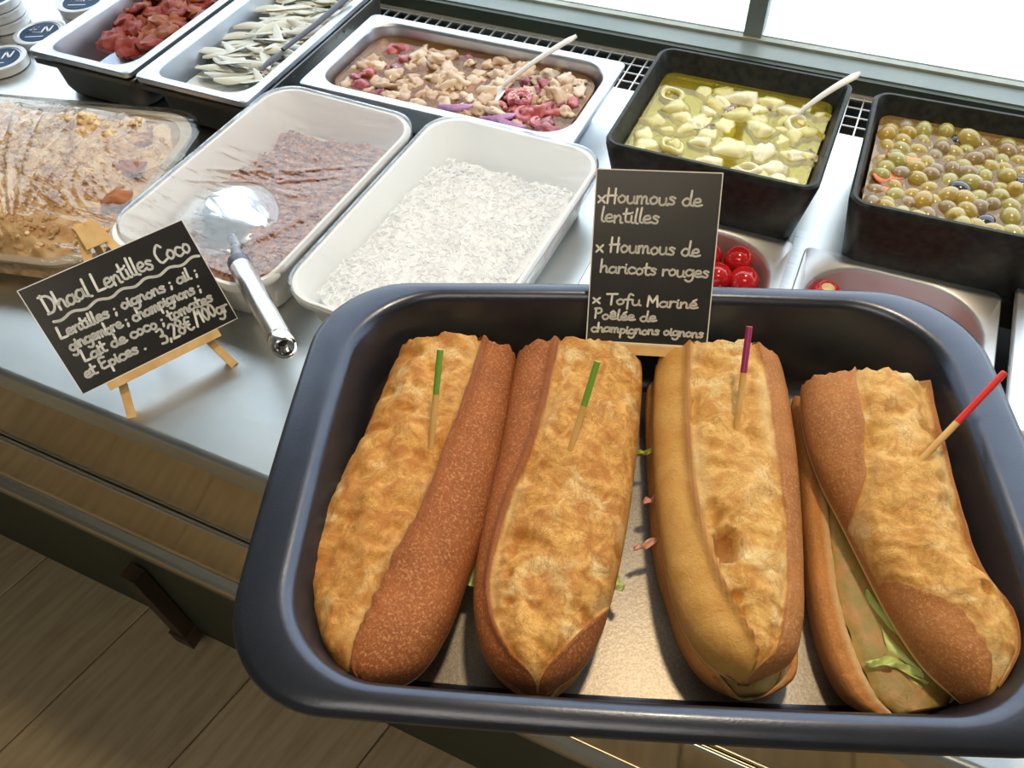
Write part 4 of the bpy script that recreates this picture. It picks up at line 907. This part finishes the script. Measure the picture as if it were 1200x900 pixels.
easel_and_board(-0.4706, 0.267, 0.030, 1.0598, 0.8468, 0.1374, 0.0938,
    'slate price board reading Dhaal Lentilles Coco on the steel worktop', 'small pine easel with feet on the steel worktop',
    [('Dhaal Lentilles Coco', .07, .965, .275, .165), ('Lentilles ; oignons ; ail ;', .055, .93, .50, .105), ('gingembre ; champignons ;', .07, .90, .63, .105),
     ('Lait de coco ; tomates', .10, .93, .76, .105), ('et Epices .', .06, .44, .89, .105), ('3,28\u20ac', .53, .75, .915, .14), ('/100gr', .765, .985, .895, .125)],
    0.0020, wave=(.075, .985, .345), leg_drop=.036)

# ------------------------------------------------------------------ roasting tin with sandwiches
TC = Vector((-0.0408, 0.2558, 0.057)); TY = math.radians(20.57); TH = 0.080
TW, TD = 0.443, 0.297
b = MB(); 
sp_ = thing('upturned_pan', 'upturned steel pan hidden beneath the roasting tin', 'pan', (-0.02, 0.285, 0.0), TY)
b.loft([rrect(.20, .090, .02, 0, 6), rrect(.19, .080, .02, .0545, 6), rrect(.186, .076, .02, .0562, 6)]); b.build('pan_body', STEEL, sp_)
TC2 = TC + Vector((-.0045 * math.cos(TY), -.0045 * math.sin(TY), 0))
rt = thing('roasting_tin', 'large dark grey roasting tin holding four baguette sandwiches', 'roasting tin', tuple(TC2), TY)
bb = MB(); n = 14; iw, idp = TW - .062, TD - .030
def RR(wd, d, r, z, bow=.004): return rrect(wd, d, r, z, n, bow=bow)
bb.loft([RR(iw - .050, idp - .040, .035, 0), RR(iw - .036, idp - .028, .042, .004), RR(iw + .004, idp + .003, .055, TH - .012), RR(iw + .012, idp + .008, .058, TH - .007),
         RR(TW - .004, TD - .003, .057, TH - .0100), RR(TW, TD, .058, TH - .0075), RR(TW - .002, TD - .001, .058, TH - .0045), RR(TW - .012, TD - .006, .056, TH - .0020),
         RR(iw + .016, idp + .010, .060, TH), RR(iw + .004, idp + .001, .055, TH - .0008), RR(iw - .002, idp - .005, .053, TH - .006),
         RR(iw - .034, idp - .030, .042, .014), RR(iw - .042, idp - .038, .038, .006), RR(iw - .058, idp - .052, .032, .0035)], True, False)
bb.build('tin_body', ENAMEL, rt, True, 1.0)
bb = MB(); bb.loft([RR(iw - .058, idp - .052, .032, .0010), RR(iw - .058, idp - .052, .032, .0035), RR(iw - .066, idp - .060, .030, .0034)], True, True); bb.build('tin_base', ENAMELBASE, rt, True, 1.0)
TB = TC.z + .0036          # inside floor of the tin

BR1 = bread_mat('bread_dark', (0.30, 0.088, 0.022), (0.60, 0.28, 0.10), (0.72, 0.38, 0.095), (0.52, 0.20, 0.04), (0.82, 0.58, 0.25))
BR2 = bread_mat('bread_mid', (0.31, 0.092, 0.023), (0.60, 0.28, 0.11), (0.74, 0.41, 0.11), (0.50, 0.20, 0.04), (0.84, 0.62, 0.29))
BR3 = bread_mat('bread_light', (0.40, 0.155, 0.045), (0.62, 0.33, 0.13), (0.76, 0.46, 0.14), (0.58, 0.27, 0.06), (0.84, 0.66, 0.33))
BRB = bread_mat('bread_base', (0.46, 0.19, 0.05), (0.60, 0.30, 0.10), (0.70, 0.38, 0.12), (0.50, 0.22, 0.06), (0.78, 0.56, 0.27))

def lerp_list(L_, t):
    x = t * (len(L_) - 1); i = min(int(x), len(L_) - 2); f = x - i; a, b_ = L_[i], L_[i + 1]
    if isinstance(a, (int, float)): return a + (b_ - a) * f
    p0 = L_[max(i - 1, 0)]; p3 = L_[min(i + 2, len(L_) - 1)]
    return tuple(.5 * ((2 * a[j]) + (-p0[j] + b_[j]) * f + (2 * p0[j] - 5 * a[j] + 4 * b_[j] - p3[j]) * f * f + (-p0[j] + 3 * a[j] - 3 * b_[j] + p3[j]) * f ** 3) for j in range(len(a)))
def sstep(a, b_, x): t = max(0, min(1, (x - a) / (b_ - a))); return t * t * (3 - 2 * t)

def bread(name, m, Lp, Rp, zb, zt, open_l, open_r, ears, origin, parent, seed, flat_top=False, NU=150, NV=120, round_from=.72, holes_=(), flap=0.0, under=.25, cut=.075, light=None):
    """half baguette. Lp/Rp = plan outline (far to near), zb = underside, zt = crown.
    open_l/open_r = edges of the torn strip across the width (-1..1) along the length; ears = heights of raised crust lips"""
    vs = []; torn = []; crumb = []; baked_shade = []; lite = []
    O = Vector(origin); CEN = Vector((sum(q_[0] for q_ in Lp + Rp) / (2 * len(Lp)), sum(q_[1] for q_ in Lp + Rp) / (2 * len(Lp)), 0))
    for i in range(NU + 1):
        t = i / NU
        tt = cut + (1 - cut) * t
        l = lerp_list(Lp, tt); r = lerp_list(Rp, tt)
        l = Vector((l[0], l[1], 0)); r = Vector((r[0], r[1], 0)); c = (l + r) / 2; hv = (r - l) / 2
        # direction along the bread for jagged far cut
        k = 1.0 if t < round_from else math.sqrt(max(0.0, 1 - ((t - round_from) / (1.0001 - round_from)) ** 2.2))
        far = sstep(0, .025, t)
        ol, orr = lerp_list(open_l, t), lerp_list(open_r, t)
        for j in range(NV):
            a = 2 * PI * j / NV
            ca, sa = math.cos(a), math.sin(a)
            topside_ = sstep(0, .4, sa)
            if sa >= 0:      # top: from right (a=0) over to left (a=pi)
                s = math.copysign(abs(ca) ** .80, ca); hgt = (abs(sa) ** .82)
                z = zb + (zt - zb) * (under + (1 - under) * hgt) * (.30 + .70 * k) if not flat_top else zb + (zt - zb) * (under + (1 - under) * min(1, hgt * 1.7)) * (.45 + .55 * k) - .018 * sstep(.66, .46, abs(s)) * sstep(1, .85, t) + .0012 * noise.noise(Vector((t * 30, s * 3, seed))) * topside_
            else:
                s = math.copysign(abs(ca) ** .80, ca); hgt = -(abs(sa) ** .6)
                z = zb + (zt - zb) * under * (1 + hgt) * (.30 + .70 * k) + (zt - zb) * .10 * (1 - k)
            p = c + hv * s
            q = Vector((p.x * 22 + seed, p.y * 22, seed)); topside = sstep(-.05, .25, sa)
            d_l, d_r = s - ol, orr - s
            mo = sstep(-.035, .035, d_l + .03 * noise.noise(q * 2.2)) * sstep(-.035, .035, d_r + .03 * noise.noise(q * 2.2 + Vector((5, 0, 0)))) * topside
            w_open = max(.05, orr - ol)
            inner = max(0, min(d_l, d_r))
            dz = 0; hole_shade = 0
            # ragged golden surface, lifted mounds and valleys
            dz += mo * (-.0038 * math.exp(-(inner / .09) ** 2) +   .0040 * fbm(Vector((p.x * 45, p.y * 30, seed)), 6) - .0022 * max(0, noise.noise(Vector((p.x * 70, p.y * 110, seed + 9))) - .1) * 3 + .0030 * abs(noise.noise(Vector((p.x * 120, p.y * 60, seed)))))
            dz += (1 - mo) * topside * .0007 * fbm(q * 3, 3)
            rag = 1 + .5 * noise.noise(Vector((t * 9, seed, 1)))
            el = ears[0] * math.exp(-((d_l + .045) / .055) ** 2) * rag; er = ears[1] * math.exp(-((d_r + .045) / .055) ** 2) * rag
            dz += (el + er) * topside * sstep(1.0, .93, t)
            for (ht, hs, hr, hd) in holes_:
                dd = math.hypot((t - ht) * 4.2, (s - hs)) / hr
                if dd < 1: dz -= hd * (1 - dd * dd) ** .4 * topside; hole_shade = max(hole_shade, .75 * sstep(.006, .014, hd) * (1 - dd ** 4))  # deep holes darkened by colour in place of their shade
            # torn far end
            jag = .006 * noise.noise(Vector((s * 3.1, hgt * 2, seed))) + .003 * noise.noise(Vector((s * 11, hgt * 6, seed)))
            p = p + Vector(((l - r).y, -(l - r).x, 0)).normalized() * (-jag) * (1 - far) * 1.0
            if flat_top:
                dd_ = max(0, min(1, 1 - (z - zb) / (.8 * (zt - zb)))); z0_ = p.z; p = CEN + (p - CEN) * (1 - .10 * dd_)
            p.z = z + dz * (.4 + .6 * k)
            vs.append(p - O); torn.append(mo); lite.append(0 if light is None else light * sstep(.06, -.02, d_l) + .0)
            hole_in = 0
            lowc = sstep(-.10, -.22, sa) if not flat_top else 0
            side = sstep(.35, .05, sa) * (1 if not flat_top else 0)
            cr = max(sstep(.26, .02, inner) * mo * .55 * sstep(-.2, .5, noise.noise(q * 1.1)), 1.0 if (sa < -.05 and not flat_top) else 0)
            if flat_top: cr = max(cr, sstep(.74, .66, abs(s)) * sstep(.3, .5, sa))
            crumb.append(max(0, min(1, cr)))
            bk = (el + er) / max(1e-6, max(ears) or 1) * .8 * topside if max(ears) > 0 else 0
            baked_shade.append(max(0, min(1, bk, ) if not hole_shade else max(bk, hole_shade)))
    fs = []
    for i in range(NU):
        for j in range(NV): fs.append((i * NV + j, i * NV + (j + 1) % NV, (i + 1) * NV + (j + 1) % NV, (i + 1) * NV + j))
    # far end cap (cut face, pale crumb) with its own centre
    l = lerp_list(Lp, cut); r = lerp_list(Rp, cut); cc = Vector(((l[0] + r[0]) / 2, (l[1] + r[1]) / 2, (zb + zt) / 2)) - O
    vs.append(cc); lite.append(0); torn.append(0); crumb.append(1); baked_shade.append(0); ci = len(vs) - 1
    for j in range(NV): fs.append((ci, (j + 1) % NV, j))
    fs.append(tuple(NU * NV + j for j in range(NV)))
    me = bpy.data.meshes.new(name); me.from_pydata(vs, [], fs); me.update(); me.materials.append(m)
    me.polygons.foreach_set('use_smooth', [True] * len(me.polygons))
    for nm, dat in (('torn', torn), ('crumb', crumb), ('baked_shade', baked_shade), ('light_crust', lite)):
        at = me.attributes.new(nm, 'FLOAT', 'POINT'); at.data.foreach_set('value', dat)
    import bmesh
    bm = bmesh.new(); bm.from_mesh(me); bmesh.ops.recalc_face_normals(bm, faces=bm.faces); bm.to_mesh(me); bm.free()
    o = bpy.data.objects.new(name, me); col.objects.link(o); o.parent = parent; return o

S1 = ([(-0.2444, 0.3161), (-0.236, 0.2699), (-0.2264, 0.2191), (-0.2194, 0.1663), (-0.2065, 0.1283), (-0.1863, 0.103), (-0.163, 0.0843), (-0.1403, 0.0809)], [(-0.1671, 0.3398), (-0.1538, 0.3042), (-0.1389, 0.256), (-0.1244, 0.2004), (-0.1191, 0.1601), (-0.1156, 0.1283), (-0.1197, 0.1007), (-0.1358, 0.0823)])
S2 = ([(-0.1644, 0.3383), (-0.1554, 0.3035), (-0.1392, 0.2486), (-0.1284, 0.2052), (-0.1154, 0.1617), (-0.1011, 0.1346), (-0.0833, 0.1192), (-0.0606, 0.1158)], [(-0.0813, 0.3612), (-0.0699, 0.331), (-0.0526, 0.2641), (-0.0438, 0.2224), (-0.038, 0.1838), (-0.0365, 0.1574), (-0.04, 0.138), (-0.0522, 0.1195)])
S3 = ([(-0.0709, 0.3681), (-0.0647, 0.3412), (-0.0498, 0.2935), (-0.0318, 0.2464), (-0.0126, 0.2061), (0.0035, 0.1827), (0.0208, 0.1696), (0.0401, 0.1667)], [(0.0045, 0.3967), (0.017, 0.3752), (0.0337, 0.3287), (0.0476, 0.2803), (0.0591, 0.2314), (0.0633, 0.2061), (0.0616, 0.1859), (0.0451, 0.1684)])
S4 = ([(0.0237, 0.3929), (0.035, 0.3439), (0.0513, 0.3082), (0.0722, 0.2782), (0.0882, 0.2553), (0.1067, 0.2302), (0.126, 0.2106), (0.148, 0.1998)], [(0.1014, 0.412), (0.1137, 0.3697), (0.1247, 0.3326), (0.1362, 0.2935), (0.1465, 0.2692), (0.161, 0.2512), (0.1657, 0.2304), (0.1561, 0.2015)])
B1_ = ([(-0.2528, 0.3254), (-0.247, 0.2825), (-0.2369, 0.2293), (-0.2281, 0.1747), (-0.2141, 0.1351), (-0.1931, 0.1086), (-0.1728, 0.0899), (-0.1482, 0.0851)], [(-0.1749, 0.3556), (-0.1609, 0.3183), (-0.1454, 0.2679), (-0.1302, 0.2097), (-0.1246, 0.1676), (-0.1219, 0.1338), (-0.1244, 0.1058), (-0.1426, 0.087)])
B2_ = ([(-0.1703, 0.3501), (-0.1627, 0.3176), (-0.1446, 0.2606), (-0.1334, 0.2151), (-0.1189, 0.17), (-0.1049, 0.1413), (-0.0851, 0.1204), (-0.0603, 0.1141)], [(-0.0846, 0.3764), (-0.0732, 0.3464), (-0.0561, 0.2759), (-0.0468, 0.2323), (-0.0407, 0.1919), (-0.0391, 0.1644), (-0.0402, 0.1375), (-0.0515, 0.1174)])
B3_ = ([(-0.0759, 0.3623), (-0.0683, 0.3319), (-0.0489, 0.279), (-0.0279, 0.2277), (-0.0102, 0.1993), (0.0067, 0.1762), (0.026, 0.1624), (0.0452, 0.1618)], [(0.0069, 0.4054), (0.0211, 0.3774), (0.0357, 0.3367), (0.0496, 0.2866), (0.0611, 0.236), (0.0664, 0.2103), (0.0688, 0.1852), (0.0503, 0.1636)])
B4_ = ([(0.0191, 0.3975), (0.0297, 0.357), (0.042, 0.3176), (0.0573, 0.2643), (0.0687, 0.2279), (0.082, 0.2012), (0.0989, 0.1835), (0.1234, 0.1819)], [(0.0964, 0.4254), (0.1101, 0.3831), (0.1201, 0.3437), (0.1298, 0.3017), (0.1397, 0.2758), (0.1511, 0.2526), (0.158, 0.2242), (0.1456, 0.1944)])
sw = []
for lab, org in (('leftmost baguette sandwich, half golden and half dark brown, with a green pick', (-0.175, 0.20)), ('second baguette sandwich from the left with a brown left edge and green pick', (-0.10, 0.23)),
                 ('third baguette sandwich, pale golden with a large hole and purple pick', (0.0, 0.28)), ('rightmost baguette sandwich, gaping open, with the red pick', (0.10, 0.30))):
    sw.append(thing('baguette_sandwich', lab, 'sandwich', (org[0], org[1], TB)))
O_ = [tuple(s.location) for s in sw]
zt_ = TC.z
# outlines in hand, the halves: lower crust then lid
bread('bottom_bread', BRB, *B1_, TB + .0004, TB + .031, [-2] * 2, [-2] * 2, (0, 0), O_[0], sw[0], 11.0, True, 110, 72, .76)
bread('top_bread', BR1, *S1, TB + .029, TB + .066, [-2] * 8, [.46, .40, .30, .26, .10, -.12, -.42, -.85], (0, .0045), O_[0], sw[0], 1.0, holes_=((.55, -.02, .10, .003), (.27, -.45, .13, .003)))
bread('bottom_bread', BRB, *B2_, TB + .0004, TB + .031, [-2] * 2, [-2] * 2, (0, 0), O_[1], sw[1], 12.0, True, 110, 72, .76)
bread('top_bread', BR2, *S2, TB + .029, TB + .067, [-.32, -.36, -.50, -.66, -.72, -.66, -.50, -.10], [2, 2, 2, 2, 1.0, .72, .45, .15], (.0042, .0016), O_[1], sw[1], 2.0, holes_=((.50, -.42, .09, .004), (.56, -.45, .07, .004), (.64, -.45, .07, .003)))
bread('bottom_bread', BRB, *B3_, TB + .0004, TB + .031, [-2] * 2, [-2] * 2, (0, 0), O_[2], sw[2], 13.0, True, 110, 72, .76)
bread('top_bread', BR3, *S3, TB + .029, TB + .067, [-.48, -.52, -.54, -.50, -.34, -.16, .02, .20], [.52, .58, .62, .66, .64, .55, .44, .30], (.0042, .0010), O_[2], sw[2], 3.0, light=.85, holes_=((.50, -.20, .17, .016), (.43, -.34, .12, .007), (.64, -.15, .12, .004), (.70, -.12, .10, .004)))
bread('bottom_bread', BRB, *B4_, TB + .0004, TB + .031, [-2] * 2, [-2] * 2, (0, 0), O_[3], sw[3], 14.0, True, 110, 72, .76)
bread('top_bread', BR3, *S4, TB + .034, TB + .073, [-.30, -.34, -.55, -1.1, -1.2, -.20, .0, .15], [.80, .78, .78, .76, .72, .80, .8, .6], (.0012, .0030), O_[3], sw[3], 4.0, holes_=((.36, .50, .14, .004), (.55, .62, .10, .004), (.64, .45, .09, .005)))

# fillings: leaves and strips that poke out (parts of their sandwich)
LEAF = mat('lettuce', (0.36, 0.48, 0.10), 0.4, mix=(0.55, 0.62, 0.24), scale=80, bump=.3, bscale=150)
LEAFD = mat('pickle_green', (0.30, 0.34, 0.04), 0.35, mix=(0.42, 0.44, 0.08), scale=80)
HAM = mat('ham', (0.56, 0.26, 0.20), 0.4, mix=(0.66, 0.36, 0.27), scale=60)
SPREAD = mat('filling_spread', (0.42, 0.22, 0.07), 0.5, mix=(0.26, 0.20, 0.04), scale=110, bump=.5, bscale=160)
def leaf(par, pts, wid, m, name='lettuce_leaf', thick=.0008, seed=0):
    o0 = Vector(par.location); bb = MB(); loops = []; pts = [Vector(p) - o0 for p in pts]; n = 16
    for i in range(n + 1):
        t = i / n; x = t * (len(pts) - 1); k = min(int(x), len(pts) - 2); p = pts[k].lerp(pts[k + 1], x - k)
        d_ = (pts[k + 1] - pts[k]).normalized(); s_ = d_.cross(Vector((0, 0, 1))).normalized(); ww = wid * (math.sin(PI * (.08 + .84 * t)) ** .6) * (1 + .25 * math.sin(t * 17 + seed))
        loops.append([p + s_ * (ww / 2 * math.cos(a)) + Vector((0, 0, thick * math.sin(a) + .0018 * math.sin(t * 13 + math.cos(a) * 3 + seed))) for a in [2 * PI * q / 10 for q in range(10)]])
    bb.loft(loops); return bb.build(name, m, par, True, 1.5)
zf = TB + .030
def filling(par, Lp, Rp, inset, zc, name='filling_spread', m=SPREAD, th=.004, t0=.03, t1=.93, seed=0):
    o0 = Vector(par.location); bb = MB(); loops = []
    for i in range(61):
        t = .09 + t0 + (t1 - t0 - .09) * i / 60; l = Vector((*lerp_list(Lp, t), 0)); r = Vector((*lerp_list(Rp, t), 0)); c = (l + r) / 2; hv = (r - l) / 2
        k = inset + .05 * noise.noise(Vector((t * 16, seed, 0)))
        loops.append([c + hv * k * math.cos(a) * (1 + .03 * noise.noise(Vector((t * 50, a, seed)))) + Vector((0, 0, zc + th * math.sin(a))) - o0 for a in [2 * PI * q / 16 for q in range(16)]])
    bb.loft(loops); return bb.build(name, m, par, True, 1.5)
for q, (bp_, s_) in enumerate(((B1_, sw[0]), (B2_, sw[1]), (B3_, sw[2]), (B4_, sw[3]))):
    filling(s_, *bp_, .60, zf - .003, seed=q * 3.3, th=.0045)
leaf(sw[0], [(-0.135, 0.178, zf), (-0.121, 0.172, zf - .002), (-0.112, 0.166, zf - .006)], .016, LEAF, seed=1)
leaf(sw[0], [(-0.137, 0.196, zf), (-0.118, 0.186, zf - .003)], .012, LEAF, seed=2)
leaf(sw[1], [(-0.062, 0.286, zf), (-0.047, 0.294, zf + .002)], .0035, LEAFD, 'pickle_strip', .0012)
leaf(sw[1], [(-0.050, 0.200, zf), (-0.035, 0.196, zf - .002)], .008, LEAF, seed=4)
leaf(sw[2], [(-0.018, 0.244, zf - .002), (-0.032, 0.229, zf - .003), (-0.038, 0.224, zf - .004)], .004, HAM, 'ham_strip', .0009)
leaf(sw[2], [(-0.030, 0.268, zf - .002), (-0.043, 0.256, zf - .002)], .005, HAM, 'ham_strip', .0009)
leaf(sw[3], [(0.045, 0.380, zf + .002), (0.048, 0.345, zf + .003), (0.060, 0.322, zf + .003), (0.066, 0.300, zf)], .008, LEAFD, 'pickle_strip', .002, 5)
leaf(sw[3], [(0.095, 0.250, zf + .001), (0.115, 0.222, zf + .001), (0.130, 0.205, zf)], .010, LEAF, seed=6)
leaf(sw[3], [(0.100, 0.205, zf + .004), (0.114, 0.212, zf + .005), (0.132, 0.208, zf + .002)], .0055, LEAF, seed=7)

# picks
STICK = mat('bamboo_stick', (0.62, 0.36, 0.10), 0.45, mix=(0.74, 0.48, 0.18), scale=60, stretch=(1, 1, .1))
tips = {'green': mat('green_tip', (0.16, 0.34, 0.04), .35), 'purple': mat('purple_tip', (0.30, 0.02, 0.12), .35), 'red': mat('red_tip', (0.62, 0.025, 0.025), .35)}
def pick(a, b_, colr, frac, label):
    a, b_ = Vector(a), Vector(b_); dv_ = (b_ - a); a2 = a - dv_.normalized() * .014
    t = thing('cocktail_pick', label, 'pick', tuple(a2)); r = .0020
    bb = MB(); m_ = a.lerp(b_, 1 - frac) - a2; bb.tube([Vector((0, 0, 0)), (a - a2) * .6, m_], [.0004, r * .95, r], 12); bb.build('bamboo_shaft', STICK, t)
    bb = MB(); bb.tube([m_, b_ - a2], [r * 1.03, r * 1.03], 12); bb.build('painted_tip', tips[colr], t)
    bb = MB(); bb.tube([b_ - a2, b_ - a2 + dv_.normalized() * .0004], [r * .95, r * .95], 12); bb.build('bare_end', STICK, t)
pick((-0.1715, 0.2174, .1225), (-0.1814, 0.2614, .17), 'green', .42, 'green-tipped pick in the leftmost sandwich')
pick((-0.0910, 0.2424, .1230), (-0.0901, 0.2890, .17), 'green', .42, 'green-tipped pick in the second sandwich from the left')
pick((-0.0021, 0.3035, .1235), (-0.0144, 0.3505, .17), 'purple', .42, 'purple-tipped pick in the third sandwich')
pick((0.0948, 0.3085, .1230), (0.1277, 0.3702, .17), 'red', .45, 'red-tipped pick leaning right in the rightmost sandwich')

# hummus board standing in the tin
k2 = (H - .118) / (H - .0)
easel_and_board(-0.1003 * k2 + .0, 0.462 * k2, 0.118, 0.3146, 0.8859, 0.105 * k2, 0.148 * k2,
    'tall slate board reading Houmous de lentilles inside the roasting tin', 'small pine easel behind the sandwiches in the roasting tin',
    [('xHoumous de', .02, .86, .185, .085), ('lentilles', .05, .53, .295, .085), ('x Houmous de', .03, .88, .470, .085), ('haricots rouges', .07, .97, .590, .075),
     ('x Tofu Marin\u00e9', .03, .90, .775, .066), ('Po\u00eal\u00e9e de', .05, .57, .865, .062), ('champignons oignons', .03, .97, .945, .056)],
    .0014, leg_drop=.012, apex_up=-.012, back_z=TB)
